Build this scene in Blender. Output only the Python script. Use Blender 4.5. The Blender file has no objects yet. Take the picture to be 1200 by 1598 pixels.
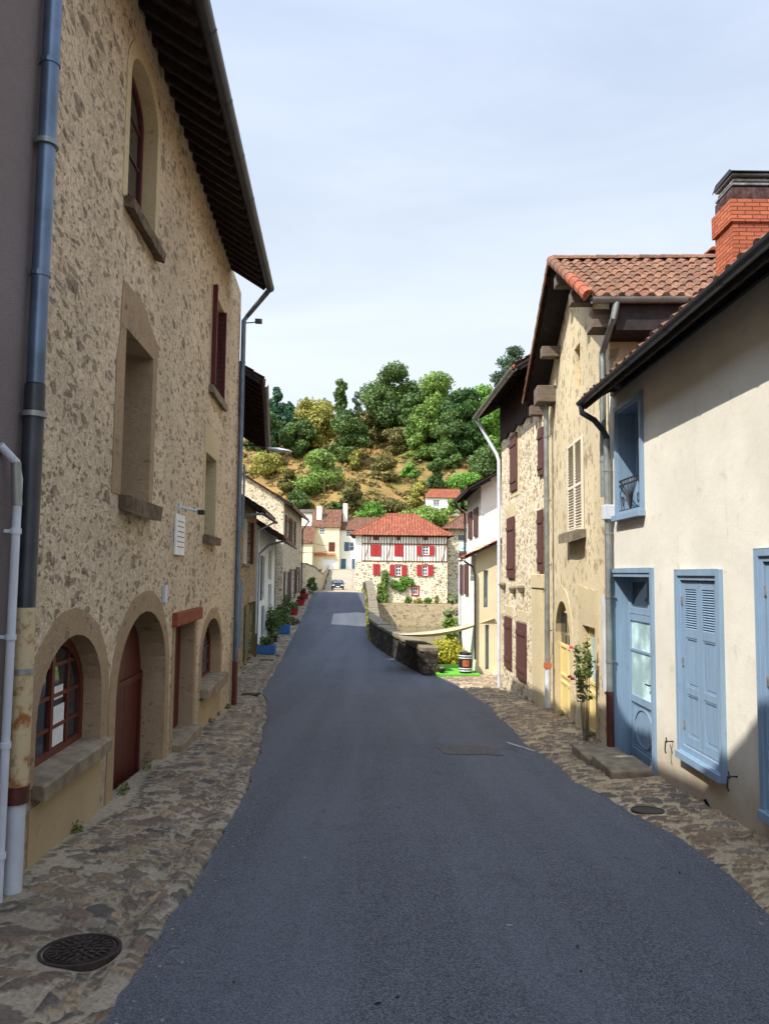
import bpy, math, random
import numpy as np
from mathutils import Vector, Matrix
from mathutils.geometry import tessellate_polygon
random.seed(7)
rng = np.random.default_rng(11)
R = math.radians
C = bpy.context.scene.collection

# ------------------------------------------------------------------ camera
FPX = 1200.0                       # focal length in pixels of the 1200 x 1598 photograph
PITCH, ROLL = R(4.57), R(0.6)
EYE = Vector((0, 0, 2.0))
ROT = Matrix.Rotation(R(90) + PITCH, 3, 'X') @ Matrix.Rotation(ROLL, 3, 'Z')
cam = bpy.data.cameras.new('camera')
cam.sensor_width = 36; cam.sensor_fit = 'AUTO'; cam.lens = 36 * FPX / 1598
cam.clip_start = .05; cam.clip_end = 3000
camo = bpy.data.objects.new('camera', cam); C.objects.link(camo)
camo.matrix_world = Matrix.Translation(EYE) @ ROT.to_4x4()
bpy.context.scene.camera = camo

# ------------------------------------------------------------------ light
SUN_D = Vector((1.0, .80, -1.5)).normalized()      # the way the sunlight travels
SUN_EL = math.asin(-SUN_D.z)
world = bpy.data.worlds.new('World'); bpy.context.scene.world = world
world.use_nodes = True
wn = world.node_tree; wn.nodes.clear()
wo = wn.nodes.new('ShaderNodeOutputWorld'); wb = wn.nodes.new('ShaderNodeBackground')
sky = wn.nodes.new('ShaderNodeTexSky'); sky.sky_type = 'NISHITA'; sky.sun_disc = False
sky.sun_elevation = SUN_EL
sky.sun_rotation = math.atan2(-SUN_D.x, -SUN_D.y)
sky.air_density = 1.0; sky.dust_density = 1.6; sky.ozone_density = 1.2
tc = wn.nodes.new('ShaderNodeTexCoord'); mp = wn.nodes.new('ShaderNodeMapping')
mp.inputs['Scale'].default_value = (1.0, 1.6, 5.0); mp.inputs['Rotation'].default_value = (0, .15, .6)
nz = wn.nodes.new('ShaderNodeTexNoise'); nz.inputs['Scale'].default_value = 1.7
nz.inputs['Detail'].default_value = 9; nz.inputs['Roughness'].default_value = .55; nz.inputs['Distortion'].default_value = .5
rp = wn.nodes.new('ShaderNodeValToRGB')
rp.color_ramp.elements[0].position = .3; rp.color_ramp.elements[0].color = (.7, .7, .7, 1)
rp.color_ramp.elements[1].position = .75; rp.color_ramp.elements[1].color = (.97, .97, .97, 1)
mx = wn.nodes.new('ShaderNodeMix'); mx.data_type = 'RGBA'
L = wn.links.new
# thin high cloud: brighter towards the sun, whiter towards the horizon
dt = wn.nodes.new('ShaderNodeVectorMath'); dt.operation = 'DOT_PRODUCT'; dt.inputs[1].default_value = tuple(-SUN_D)
L(tc.outputs['Generated'], dt.inputs[0])
gl = wn.nodes.new('ShaderNodeMapRange'); gl.inputs[1].default_value = .25; gl.inputs[2].default_value = 1; gl.inputs[3].default_value = 1; gl.inputs[4].default_value = 3.4
L(dt.outputs['Value'], gl.inputs[0])
sz = wn.nodes.new('ShaderNodeSeparateXYZ'); L(tc.outputs['Generated'], sz.inputs[0])
cr = wn.nodes.new('ShaderNodeValToRGB'); cr.color_ramp.elements[0].position = .0; cr.color_ramp.elements[0].color = (.575, .60, .62, 1)
cr.color_ramp.elements[1].position = .75; cr.color_ramp.elements[1].color = (.37, .445, .60, 1)
e_ = cr.color_ramp.elements.new(.33); e_.color = (.52, .565, .605, 1)
L(sz.outputs['Z'], cr.inputs[0])
sc = wn.nodes.new('ShaderNodeVectorMath'); sc.operation = 'SCALE'; L(cr.outputs[0], sc.inputs[0])
ml = wn.nodes.new('ShaderNodeMath'); ml.operation = 'MULTIPLY'; ml.inputs[1].default_value = 10.0; L(gl.outputs[0], ml.inputs[0]); L(ml.outputs[0], sc.inputs['Scale'])
L(sc.outputs[0], mx.inputs['B'])
L(tc.outputs['Generated'], mp.inputs[0]); L(mp.outputs[0], nz.inputs['Vector']); L(nz.outputs['Fac'], rp.inputs[0])
L(rp.outputs[0], mx.inputs['Factor']); L(sky.outputs[0], mx.inputs['A']); L(mx.outputs['Result'], wb.inputs[0])
wb.inputs[1].default_value = .115
L(wb.outputs[0], wo.inputs[0])
sun = bpy.data.lights.new('sun', 'SUN'); sun.energy = 4.4; sun.angle = R(.5); sun.color = (1, .96, .89)
suno = bpy.data.objects.new('sun', sun); C.objects.link(suno)
suno.rotation_euler = SUN_D.to_track_quat('-Z', 'Y').to_euler(); suno.location = (-30, -20, 60)
vs = bpy.context.scene.view_settings
vs.view_transform = 'Standard'; vs.look = 'None'; vs.gamma = 1; vs.exposure = .68
bpy.context.scene.cycles.max_bounces = 6
bpy.context.scene.cycles.diffuse_bounces = 3

# ------------------------------------------------------------------ terrain numbers
_py = np.array([-40, -10, 0, 8, 16, 22, 27, 34, 40, 50, 60, 70, 80, 95, 115, 140, 165, 200, 900.])
_pz = np.array([2.4, .6, 0, -.48, -.96, -1.32, -1.6, -1.68, -1.6, -1.3, -.75, .22, .05, -.3, -.48, 1.2, 2.8, 3.0, 3.0])
_dy = np.arange(-40, 300, .5); _dz = np.interp(_dy, _py, _pz)
_k = np.ones(9) / 9; _dzs = np.convolve(np.pad(_dz, 4, 'edge'), _k, 'valid')
def zroad(y): return np.interp(y, _dy, _dzs)
def rayd(px, py):
    return ROT @ Vector(((px - 600) / FPX, -(py - 799) / FPX, -1))
def at(px, py, Y):
    d = rayd(px, py); t = Y / d.y
    return EYE + d * t
def ground_at(px, py, dz=0.0):
    d = rayd(px, py); lo = 1.0
    t = .5
    while t < 400:
        p = EYE + d * t
        if p.z <= zroad(p.y) + dz: return p
        t += .02 if t < 60 else .1
    return EYE + d * t
# ------------------------------------------------------------------ colour + materials
def lin(*c):
    f = lambda v: v / 12.92 if v <= .04045 else ((v + .055) / 1.055) ** 2.4
    return tuple(f(v / 255) for v in c)
def rgba(c): return (c[0], c[1], c[2], 1)
class N:
    """small node-tree writer"""
    def __init__(s, name, rough=.8, spec=.3, metal=0.0):
        s.m = bpy.data.materials.new(name); s.m.use_nodes = True
        s.t = s.m.node_tree; s.b = s.t.nodes['Principled BSDF']
        s.b.inputs['Roughness'].default_value = rough; s.b.inputs['Metallic'].default_value = metal
        s.b.inputs['Specular IOR Level'].default_value = spec
    def n(s, k, **kw):
        x = s.t.nodes.new('ShaderNode' + k)
        for a, v in kw.items(): setattr(x, a, v)
        return x
    def l(s, a, b): s.t.links.new(a, b)
    def set(s, sock, v):
        if hasattr(v, 'is_output'): s.l(v, sock)
        else: sock.default_value = v
    def coords(s, flat=True, sx=1, sy=1, wob=0.0, wobs=3):
        tcn = s.n('TexCoord')
        if flat:
            sp = s.n('SeparateXYZ'); s.l(tcn.outputs['Object'], sp.inputs[0])
            u = s.math('ADD', sp.outputs[0], sp.outputs[1])
            cb = s.n('CombineXYZ'); s.l(s.math('MULTIPLY', u, sx), cb.inputs[0]); s.l(s.math('MULTIPLY', sp.outputs[2], sy), cb.inputs[1])
            v = cb.outputs[0]
        else:
            v = tcn.outputs['Object']
        if wob:
            nn = s.noise(v, wobs, 2, col=True)
            sub = s.n('VectorMath', operation='SUBTRACT'); s.l(nn, sub.inputs[0]); sub.inputs[1].default_value = (.5, .5, .5)
            sc = s.n('VectorMath', operation='SCALE'); s.l(sub.outputs[0], sc.inputs[0]); sc.inputs['Scale'].default_value = wob
            ad = s.n('VectorMath', operation='ADD'); s.l(v, ad.inputs[0]); s.l(sc.outputs[0], ad.inputs[1]); v = ad.outputs[0]
        return v
    def math(s, op, a, b=0.0, clamp=False):
        x = s.n('Math', operation=op); x.use_clamp = clamp
        s.set(x.inputs[0], a); s.set(x.inputs[1], b); return x.outputs[0]
    def noise(s, v, scale, detail=4, rough=.55, col=False):
        x = s.n('TexNoise'); x.inputs['Scale'].default_value = scale; x.inputs['Detail'].default_value = detail
        x.inputs['Roughness'].default_value = rough
        if v is not None: s.l(v, x.inputs['Vector'])
        return x.outputs['Color' if col else 'Fac']
    def voro(s, v, scale, feature='F1', rnd=1.0):
        x = s.n('TexVoronoi'); x.feature = feature; x.inputs['Scale'].default_value = scale
        x.inputs['Randomness'].default_value = rnd
        if v is not None: s.l(v, x.inputs['Vector'])
        return x
    def ramp(s, f, stops, interp='LINEAR'):
        x = s.n('ValToRGB'); x.color_ramp.interpolation = interp; e = x.color_ramp.elements
        while len(e) < len(stops): e.new(.5)
        for i, (p, c) in enumerate(stops):
            e[i].position = p; e[i].color = rgba(c) if not isinstance(c, (int, float)) else (c, c, c, 1)
        s.l(f, x.inputs[0]); return x.outputs[0]
    def range(s, f, a, b, c=0.0, d=1.0):
        x = s.n('MapRange'); x.interpolation_type = 'SMOOTHSTEP'
        s.set(x.inputs[0], f)
        for i, v in enumerate((a, b, c, d)): s.set(x.inputs[i + 1], v)
        return x.outputs[0]
    def mix(s, f, a, b, mode='MIX'):
        x = s.n('Mix'); x.data_type = 'RGBA'; x.blend_type = mode
        s.set(x.inputs['Factor'], f)
        for k, v in (('A', a), ('B', b)):
            if isinstance(v, tuple): v = rgba(v)
            s.set(x.inputs[k], v)
        return x.outputs['Result']
    def gray(s, v):
        x = s.n('CombineColor')
        for i in range(3): s.l(v, x.inputs[i])
        return x.outputs[0]
    def attr(s, name='Col'):
        x = s.n('Attribute'); x.attribute_name = name; return x.outputs['Color']
    def bump(s, h, st=.5, d=.02):
        x = s.n('Bump'); x.inputs['Strength'].default_value = st; x.inputs['Distance'].default_value = d
        s.l(h, x.inputs['Height']); s.l(x.outputs[0], s.b.inputs['Normal'])
    def out(s, col):
        s.set(s.b.inputs['Base Color'], rgba(col) if isinstance(col, tuple) else col); return s.m

def m_plain(name, c, rough=.7, spec=.3, metal=0.0, var=.12, scale=6, bump=.15, bs=60):
    k = N(name, rough, spec, metal); v = k.coords(False)
    n1 = k.noise(v, scale, 5); lo = tuple(x * (1 - var) for x in c); hi = tuple(min(1, x * (1 + var)) for x in c)
    col = k.mix(k.range(n1, .3, .7), lo, hi)
    if bump: k.bump(k.noise(v, bs, 4), bump, .01)
    return k.out(col)

def base_dirt_shade(k, col, dirt, base):
    # splash-back dirt and painted-in shade at the wall foot, following the falling street
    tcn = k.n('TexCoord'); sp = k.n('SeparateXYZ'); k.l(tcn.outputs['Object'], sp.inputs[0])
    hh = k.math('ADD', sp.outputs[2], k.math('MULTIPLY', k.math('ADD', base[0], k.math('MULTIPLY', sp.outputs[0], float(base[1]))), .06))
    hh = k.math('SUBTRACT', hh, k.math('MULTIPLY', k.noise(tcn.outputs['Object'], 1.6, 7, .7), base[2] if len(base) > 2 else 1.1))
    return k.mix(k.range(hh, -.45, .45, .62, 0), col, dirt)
def m_plaster(name, c, dirt=(.25, .2, .14), amount=.35, grain=.25, streak=True, base=None):
    k = N(name, .9, .15); v = k.coords()
    big = k.noise(v, .8, 6); fine = k.noise(v, 40, 4)
    col = k.mix(k.range(big, .3, .75), tuple(x * .88 for x in c), tuple(min(.9, x * 1.07) for x in c))
    col = k.mix(k.math('MULTIPLY', k.range(k.noise(v, 3.5, 7, .7), .56, .8), amount), col, dirt)
    if streak:
        v2 = k.coords(True, 9, .7)
        col = k.mix(k.math('MULTIPLY', k.range(k.noise(v2, 1, 5, .7), .6, .85), amount), col, tuple(x * .9 for x in dirt))
    sp = k.range(k.noise(v, 13, 3, .6), .68, .76)
    col = k.mix(k.math('MULTIPLY', sp, amount * .9), col, tuple(x * .8 for x in dirt))
    col = k.mix(k.range(fine, .3, .7, 0, .16), col, tuple(x * .7 for x in c))
    if base: col = base_dirt_shade(k, col, lin(140, 114, 82), base)
    k.bump(k.math('ADD', k.noise(v, 90, 3), k.math('MULTIPLY', k.noise(v, 7, 4), 1.5)), grain, .012)
    return k.out(col)

def m_stone_render(name, mortar, stones, cover=.5, scale=1.0, dirt=.3, bump=.55, asp=1.7, base_=None):
    """lime render with irregular stone faces showing through"""
    k = N(name, .92, .12)
    v = k.coords(True, 1, asp, .13 / scale, 5.5 * scale)
    base = k.coords()
    big = k.noise(base, .55, 5)
    col = k.mix(k.range(big, .3, .72), tuple(x * .84 for x in mortar), tuple(x * 1.08 for x in mortar))
    col = k.mix(k.range(k.noise(base, 2.6, 8, .72), .5, .8, 0, dirt), col, tuple(x * .55 for x in mortar))
    col = k.mix(k.range(k.noise(base, 30, 6, .7), .35, .7, 0, .42), col, tuple(x * .6 for x in mortar))
    hgt = k.math('MULTIPLY', k.noise(base, 38, 6, .65), .5)
    hgt = k.math('ADD', hgt, k.math('MULTIPLY', k.noise(base, 9, 4), .5))
    edge = k.noise(base, 26 * scale, 5, .7)
    dens = k.noise(base, .9, 3)
    for sc, thr, rad in ((3.2 * scale, .62, .05), (5.6 * scale, .50, .06), (9.5 * scale, .55, .08)):
        vo = k.voro(v, sc); ve = k.voro(v, sc, 'DISTANCE_TO_EDGE')
        sc_ = k.n('SeparateColor'); k.l(vo.outputs['Color'], sc_.inputs[0])
        thr2 = k.math('ADD', thr + (1 - cover) * .3 - .2, k.math('MULTIPLY', dens, .3))
        sel = k.range(sc_.outputs[0], k.math('SUBTRACT', thr2, .12), k.math('ADD', thr2, .12))       # 1 = cell shows its stone
        need = k.math('ADD', rad, k.math('MULTIPLY', k.math('SUBTRACT', 1.0, sel), .55))
        need = k.math('ADD', need, k.math('MULTIPLY', sc_.outputs[2], .14))
        ed = k.math('ADD', ve.outputs['Distance'], k.math('MULTIPLY', k.math('SUBTRACT', edge, .5), .26))
        msk = k.range(k.math('SUBTRACT', ed, need), -.02, .035)
        scol = k.ramp(sc_.outputs[1], [(i / (len(stones) - 1), c) for i, c in enumerate(stones)])
        scol = k.mix(k.range(k.noise(base, 24, 5, .7), .3, .75, 0, .6), scol, tuple(x * .42 for x in stones[0]))
        rim = k.math('MULTIPLY', msk, k.math('SUBTRACT', 1.0, msk))
        soft = k.math('ADD', .2, k.math('MULTIPLY', k.noise(base, 5, 3), .85), True)
        col = k.mix(k.math('MULTIPLY', msk, soft), col, scol)
        col = k.mix(k.math('MULTIPLY', rim, 1.6, True), col, tuple(x * .3 for x in mortar))
        hgt = k.math('SUBTRACT', hgt, k.math('MULTIPLY', msk, .42))
        hgt = k.math('ADD', hgt, k.math('MULTIPLY', k.math('MULTIPLY', msk, k.noise(base, 17, 4, .7)), .6))
    if base_: col = base_dirt_shade(k, col, tuple(x * .5 for x in mortar), base_)  # darker foot: shade low in the street painted in with the dirt
    pit = k.range(k.noise(base, 13, 8, .82), .605, .66)
    col = k.mix(k.math('MULTIPLY', pit, .62), col, tuple(x * .22 for x in mortar))
    fl = k.range(k.noise(base, 19, 7, .8), .58, .68)
    col = k.mix(k.math('MULTIPLY', fl, .3), col, tuple(min(.85, x * 1.25) for x in mortar))
    hgt = k.math('SUBTRACT', hgt, k.math('MULTIPLY', pit, .35))
    crk = k.range(k.math('ABSOLUTE', k.math('SUBTRACT', k.noise(base, 6.5, 7, .75), .5)), .0, .025)
    col = k.mix(k.math('MULTIPLY', k.math('SUBTRACT', 1.0, crk), k.math('MULTIPLY', k.range(k.noise(base, 2.2, 3), .5, .7), .5)), col, tuple(x * .4 for x in mortar))
    k.bump(k.math('ADD', hgt, k.math('MULTIPLY', crk, .12)), bump, .05)
    return k.out(col)

def m_rubble(name, mortar, stones, scale=4.5, asp=1.6, joint=.07, bump=.7, dark=.0):
    k = N(name, .92, .12)
    v = k.coords(True, 1, asp, .1, 7)
    base = k.coords()
    ve = k.voro(v, scale, 'DISTANCE_TO_EDGE'); vc = k.voro(v, scale)
    sc_ = k.n('SeparateColor'); k.l(vc.outputs['Color'], sc_.inputs[0])
    e = k.math('ADD', ve.outputs['Distance'], k.math('MULTIPLY', k.math('SUBTRACT', k.noise(base, 22, 4, .7), .5), .09))
    jw = k.math('ADD', joint * .4, k.math('MULTIPLY', sc_.outputs[2], joint * 1.6))
    msk = k.range(k.math('SUBTRACT', e, jw), -.02, .03)
    scol = k.ramp(sc_.outputs[1], [(i / (len(stones) - 1), c) for i, c in enumerate(stones)])
    scol = k.mix(k.range(k.noise(base, 14, 6, .7), .35, .75, 0, .5), scol, tuple(x * .55 for x in stones[0]))
    mcol = k.mix(k.range(k.noise(base, 1.3, 6), .3, .7), tuple(x * .8 for x in mortar), mortar)
    col = k.mix(msk, mcol, scol)
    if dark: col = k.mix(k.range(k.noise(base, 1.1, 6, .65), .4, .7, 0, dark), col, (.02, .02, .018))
    h = k.math('ADD', k.math('MULTIPLY', msk, .6), k.math('MULTIPLY', k.noise(base, 30, 5, .65), .4))
    k.bump(h, bump, .03)
    return k.out(col)

def m_attr(name, rough=.85, spec=.15, fine=25, amt=.35, bump=.4, trans=0.0, bd=.01):
    k = N(name, rough, spec); v = k.coords(False)
    col = k.attr()
    dk = k.mix(1.0, col, (.45, .43, .42), 'MULTIPLY')
    col = k.mix(k.range(k.noise(v, fine, 6, .7), .35, .75, 0, amt), col, dk)
    if bump: k.bump(k.noise(v, fine * 2, 5, .7), bump, bd)
    if trans:
        k.b.inputs['Subsurface Weight'].default_value = 0
        tr = k.n('BsdfTranslucent'); k.l(col, tr.inputs[0]); ms = k.n('MixShader'); ms.inputs[0].default_value = trans
        k.l(k.b.outputs[0], ms.inputs[1]); k.l(tr.outputs[0], ms.inputs[2])
        k.l(ms.outputs[0], k.t.nodes['Material Output'].inputs[0])
    return k.out(col)

def m_wood(name, c, rough=.6, gv=.35, sx=14, sy=1.2, spec=.3, weather=None):
    k = N(name, rough, spec); v = k.coords(True, sx, sy); b = k.coords(False)
    col = k.mix(k.range(k.noise(v, 1.5, 6, .65), .3, .72), tuple(x * (1 - gv) for x in c), tuple(min(1, x * (1 + gv * .4)) for x in c))
    if weather: col = k.mix(k.range(k.noise(b, 5, 7, .7), .52, .72, 0, .6), col, weather)
    k.bump(k.noise(v, 3, 5), .25, .008)
    return k.out(col)

def m_glass(name, c=(.012, .015, .02), rough=.06):
    k = N(name, rough, .8); v = k.coords(False)
    k.bump(k.noise(v, 1.7, 2), .12, .02)
    col = k.mix(k.range(k.noise(v, 2.4, 4), .4, .7), c, tuple(x * 2.2 for x in c))
    return k.out(col)

M = {}
M['asphalt'] = None
def make_mats():
    # asphalt
    k = N('asphalt', .86, .35); v = k.coords(False)
    vo = k.voro(v, 125); sc_ = k.n('SeparateColor'); k.l(vo.outputs['Color'], sc_.inputs[0])
    big = k.noise(v, .45, 6, .65); mid = k.noise(v, 2.6, 8, .75)
    col = k.mix(k.range(big, .3, .7), lin(66, 69, 76), lin(84, 86, 93))
    col = k.mix(k.range(mid, .4, .7, 0, .5), col, lin(52, 54, 61))
    col = k.mix(k.range(sc_.outputs[0], .15, .95, .0, .75), k.mix(.6, col, lin(30, 32, 38)), k.mix(.4, col, lin(150, 154, 162)))
    col = k.mix(k.range(k.noise(v, 75, 5, .85), .52, .68, 0, .6), col, lin(124, 127, 134))
    col = k.mix(k.range(k.noise(v, 48, 6, .85), .55, .66, 0, .6), col, lin(30, 31, 36))
    mpn = k.n('Mapping'); mpn.inputs['Scale'].default_value = (1.5, .07, 1); k.l(v, mpn.inputs[0])
    col = k.mix(k.range(k.noise(mpn.outputs[0], 1.0, 4, .6), .35, .65, 0, .34), col, lin(104, 106, 114))
    col = k.mix(k.range(k.noise(v, .9, 8, .8), .56, .66, 0, .3), col, lin(50, 52, 58))
    spot = k.range(k.noise(v, 5.5, 3, .5), .70, .75)
    col = k.mix(k.math('MULTIPLY', spot, .5), col, lin(34, 35, 38))
    tr = k.coords(False); 
    k.bump(k.math('ADD', vo.outputs['Distance'], k.math('MULTIPLY', k.noise(v, 70, 4), .8)), .6, .008)
    M['asphalt'] = k.out(col)
    # sandy concrete of the bridge
    k = N('bridge_paving', .9, .15); v = k.coords(False)
    col = k.mix(k.range(k.noise(v, .5, 6, .65), .35, .7), lin(150, 138, 118), lin(172, 158, 134))
    col = k.mix(k.range(k.noise(v, 2.3, 6, .7), .5, .75, 0, .5), col, lin(112, 104, 88))
    M['paving'] = k.out(col)
    M['cobble'] = m_attr('cobblestones', .88, .2, 30, .85, .8, 0, .012)
    ST1 = [lin(112, 98, 82), lin(136, 118, 94), lin(104, 96, 86), lin(148, 130, 106), lin(126, 102, 76)]
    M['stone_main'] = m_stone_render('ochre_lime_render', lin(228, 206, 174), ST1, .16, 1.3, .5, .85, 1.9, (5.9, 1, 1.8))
    M['stone_gable'] = m_stone_render('pale_ochre_render', lin(216, 199, 163), [lin(138, 116, 84), lin(168, 140, 102), lin(122, 108, 88)], .12, 1.25, .35, .5, .75)
    M['rubble_pale'] = m_rubble('pale_rubble', lin(222, 208, 178), [lin(140, 118, 86), lin(196, 178, 146), lin(164, 132, 90), lin(212, 198, 170), lin(124, 108, 88), lin(186, 164, 128)], 5.6, 1.3, .12)
    M['rubble_left'] = m_rubble('brown_rubble', lin(176, 152, 116), [lin(120, 100, 76), lin(150, 126, 92), lin(98, 84, 68), lin(140, 110, 76)], 5.0, 1.8, .09)
    M['rubble_far'] = m_rubble('far_rubble', lin(226, 214, 186), [lin(150, 134, 108), lin(190, 172, 140), lin(128, 112, 90)], 2.1, 1.5, .12, .4)
    M['rubble_bank'] = m_rubble('bank_rubble', lin(182, 164, 130), [lin(150, 130, 98), lin(190, 170, 134), lin(116, 100, 76)], 2.3, 1.4, .06, .5)
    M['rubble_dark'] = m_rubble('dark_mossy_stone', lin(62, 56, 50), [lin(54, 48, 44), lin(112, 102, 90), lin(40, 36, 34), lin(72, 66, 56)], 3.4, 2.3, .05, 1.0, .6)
    M['coping'] = m_plain('lichen_coping', lin(122, 112, 94), .9, .15, 0, .3, 5, .6, 30)
    M['roughcast'] = m_plaster('grey_roughcast', lin(128, 118, 116), (.12, .1, .1), .3, 1.0, False)
    M['cream'] = m_plaster('cream_plaster', lin(214, 208, 192), (.22, .18, .13), .5, .3, True, (11.62, -1))
    M['cream_base'] = m_plaster('cream_base', lin(172, 152, 118), (.1, .085, .06), .5, .3)
    M['white'] = m_plaster('white_plaster', lin(240, 234, 218), (.32, .3, .26), .3)
    M['yellow'] = m_plaster('yellow_plaster', lin(226, 210, 172), (.3, .22, .13), .5)
    M['dressed'] = m_stone_render('dressed_stone', lin(172, 148, 118), [lin(126, 114, 96), lin(106, 96, 84)], -.5, 1.6, .8, .6)
    M['dressed_pale'] = m_stone_render('pale_dressed_stone', lin(206, 188, 150), [lin(170, 152, 118), lin(150, 134, 108)], -.6, 1.6, .5, .4)
    M['stone_sill'] = m_plain('mossy_sill', lin(100, 86, 70), .9, .15, 0, .35, 9, .7, 30)
    M['step'] = m_plain('worn_step_stone', lin(132, 118, 98), .85, .2, 0, .3, 5, .5, 40)
    M['red_door'] = m_wood('oxblood_paint', lin(84, 29, 25), .5, .3, 10, 1)
    M['maroon'] = m_wood('maroon_paint', lin(92, 36, 40), .55, .3, 14, 1)
    M['brown_sh'] = m_wood('dull_maroon_paint', lin(92, 58, 54), .65, .25, 14, 1)
    M['red_sh'] = m_wood('scarlet_paint', lin(168, 46, 46), .55, .2, 8, 1)
    M['rust_frame'] = m_wood('red_brown_paint', lin(96, 42, 32), .5, .25, 12, 1)
    M['lintel_red'] = m_wood('red_brown_beam', lin(138, 72, 48), .75, .35, 2, 18, .2, lin(100, 60, 44))
    M['timber'] = m_wood('brown_timber', lin(112, 72, 48), .8, .3, 6, 1)
    M['beam'] = m_wood('weathered_beam', lin(112, 98, 84), .85, .4, 2, 14)
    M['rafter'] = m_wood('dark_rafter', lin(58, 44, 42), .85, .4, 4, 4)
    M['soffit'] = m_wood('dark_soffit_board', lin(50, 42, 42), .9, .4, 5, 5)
    M['blue'] = m_wood('grey_blue_paint', lin(126, 149, 170), .5, .14, 10, .8, .35, lin(108, 130, 152))
    M['blue_dk'] = m_wood('slate_blue_paint', lin(70, 92, 112), .5, .15)
    M['blue_door'] = m_wood('teal_blue_paint', lin(60, 104, 122), .5, .15)
    M['blue_box'] = m_wood('bright_blue_paint', lin(58, 108, 170), .5, .12)
    M['olive'] = m_wood('olive_green_paint', lin(98, 96, 62), .6, .2)
    M['pale_sh'] = m_wood('pale_cream_paint', lin(216, 206, 184), .6, .15)
    M['yellow_wood'] = m_wood('buttery_paint', lin(220, 196, 132), .55, .15)
    M['white_paint'] = m_plain('white_paint', lin(226, 226, 222), .5, .4, 0, .06)
    M['glass'] = m_glass('window_glass')
    M['glass_pale'] = m_glass('curtained_glass', lin(150, 172, 170), .12)
    M['glass_blue'] = m_glass('sky_glass', (.05, .07, .09), .05)
    M['paper'] = m_plain('paper', lin(215, 215, 212), .8, .1, 0, .1, 12, 0)
    M['zinc'] = m_plain('zinc', lin(142, 146, 142), .42, .5, .55, .18, 5, .12, 30)
    M['zinc_blue'] = m_plain('blued_zinc', lin(96, 112, 132), .36, .5, .6, .2, 4, .12, 30)
    M['zinc_dark'] = m_plain('dark_zinc', lin(58, 62, 68), .4, .5, .4, .2, 4, .12, 30)
    k = N('rusty_cast_iron', .75, .3); v = k.coords(False)
    col = k.mix(k.range(k.noise(v, 6, 7, .7), .5, .66), lin(186, 168, 132), lin(140, 88, 44)); k.bump(k.noise(v, 30), .3, .01)
    M['rusty'] = k.out(col)
    M['brown_pipe'] = m_plain('brown_painted_pipe', lin(84, 42, 36), .5, .4, 0, .25, 8)
    M['pvc'] = m_plain('white_pvc', lin(190, 194, 202), .4, .4, 0, .1, 3)
    M['black'] = m_plain('black_paint', (.015, .015, .017), .5, .4, 0, .2)
    M['iron'] = m_plain('wrought_iron', (.02, .02, .022), .55, .4, .3, .2)
    k = N('roof_tiles', .88, .12); v = k.coords(False)
    col = k.attr()
    col = k.mix(k.range(k.noise(v, 26, 6, .8), .36, .6, .0, .85), k.mix(1.0, col, (.42, .38, .36), 'MULTIPLY'), col)
    col = k.mix(k.range(k.noise(v, 55, 3, .6), .62, .7, 0, .55), col, lin(176, 158, 132))
    col = k.mix(k.range(k.noise(v, 3.2, 6, .75), .5, .68, 0, .5), col, lin(66, 56, 50))
    k.bump(k.noise(v, 60, 5, .75), .6, .012); M['tile'] = k.out(col)
    M['terracotta'] = m_plain('terracotta', lin(176, 92, 58), .8, .2, 0, .25, 7)
    k = N('chimney_brick', .85, .15); v = k.coords(True); 
    br = k.n('TexBrick'); k.l(v, br.inputs['Vector']); br.inputs['Scale'].default_value = 1
    br.inputs['Brick Width'].default_value = .22; br.inputs['Row Height'].default_value = .062; br.inputs['Mortar Size'].default_value = .007
    br.inputs['Color1'].default_value = rgba(lin(180, 102, 70)); br.inputs['Color2'].default_value = rgba(lin(152, 84, 60)); br.inputs['Mortar'].default_value = rgba(lin(96, 54, 40))
    col = k.mix(k.range(k.noise(v, 6, 6, .7), .5, .8, 0, .6), br.outputs['Color'], lin(110, 60, 46))
    k.bump(k.math('ADD', k.math('MULTIPLY', br.outputs['Fac'], -1), k.noise(v, 40, 4)), .6, .012)
    M['brick'] = k.out(col)
    M['sooty'] = m_plain('sooty_brick', lin(74, 56, 54), .9, .1, 0, .5, 14, .8, 40)
    M['slab'] = m_plain('grey_slab', lin(120, 120, 118), .85, .2, 0, .4, 8, .6, 40)
    M['leaf'] = m_attr('foliage', .6, .25, 3, .1, 0, .28)
    M['bark'] = m_plain('bark', lin(92, 80, 66), .9, .1, 0, .35, 8, .6, 20)
    k = N('hillside_bracken', .95, .05); v = k.coords(False)
    col = k.mix(k.range(k.noise(v, .06, 6, .65), .42, .62), lin(156, 126, 78), lin(112, 108, 62))
    col = k.mix(k.range(k.noise(v, .5, 8, .75), .4, .7, 0, .7), col, lin(112, 90, 56)); k.bump(k.noise(v, .9, 8, .75), 1, .8)
    M['hill'] = k.out(col)
    k = N('earth_and_grass', .95, .05); v = k.coords(False)
    col = k.mix(k.range(k.noise(v, .4, 6, .65), .4, .62), lin(126, 108, 74), lin(88, 96, 46)); k.bump(k.noise(v, 4, 6, .7), .5, .1)
    M['earth'] = k.out(col)
    k = N('river_water', .08, .5); v = k.coords(False)
    col = k.mix(k.range(k.noise(v, .3, 5), .35, .7), lin(92, 84, 58), lin(62, 60, 44)); k.bump(k.noise(v, 1.4, 5, .6), .12, .1)
    M['water'] = k.out(col)
    M['turf'] = m_plain('artificial_turf', lin(104, 168, 66), .9, .05, 0, .15, 20, .6, 90)
    M['sail'] = m_plain('beige_canvas', lin(186, 168, 138), .85, .1, 0, .08, 3)
    M['cast'] = m_plain('cast_iron_lid', lin(58, 48, 44), .6, .4, .3, .3, 14, .4, 60)
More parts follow.
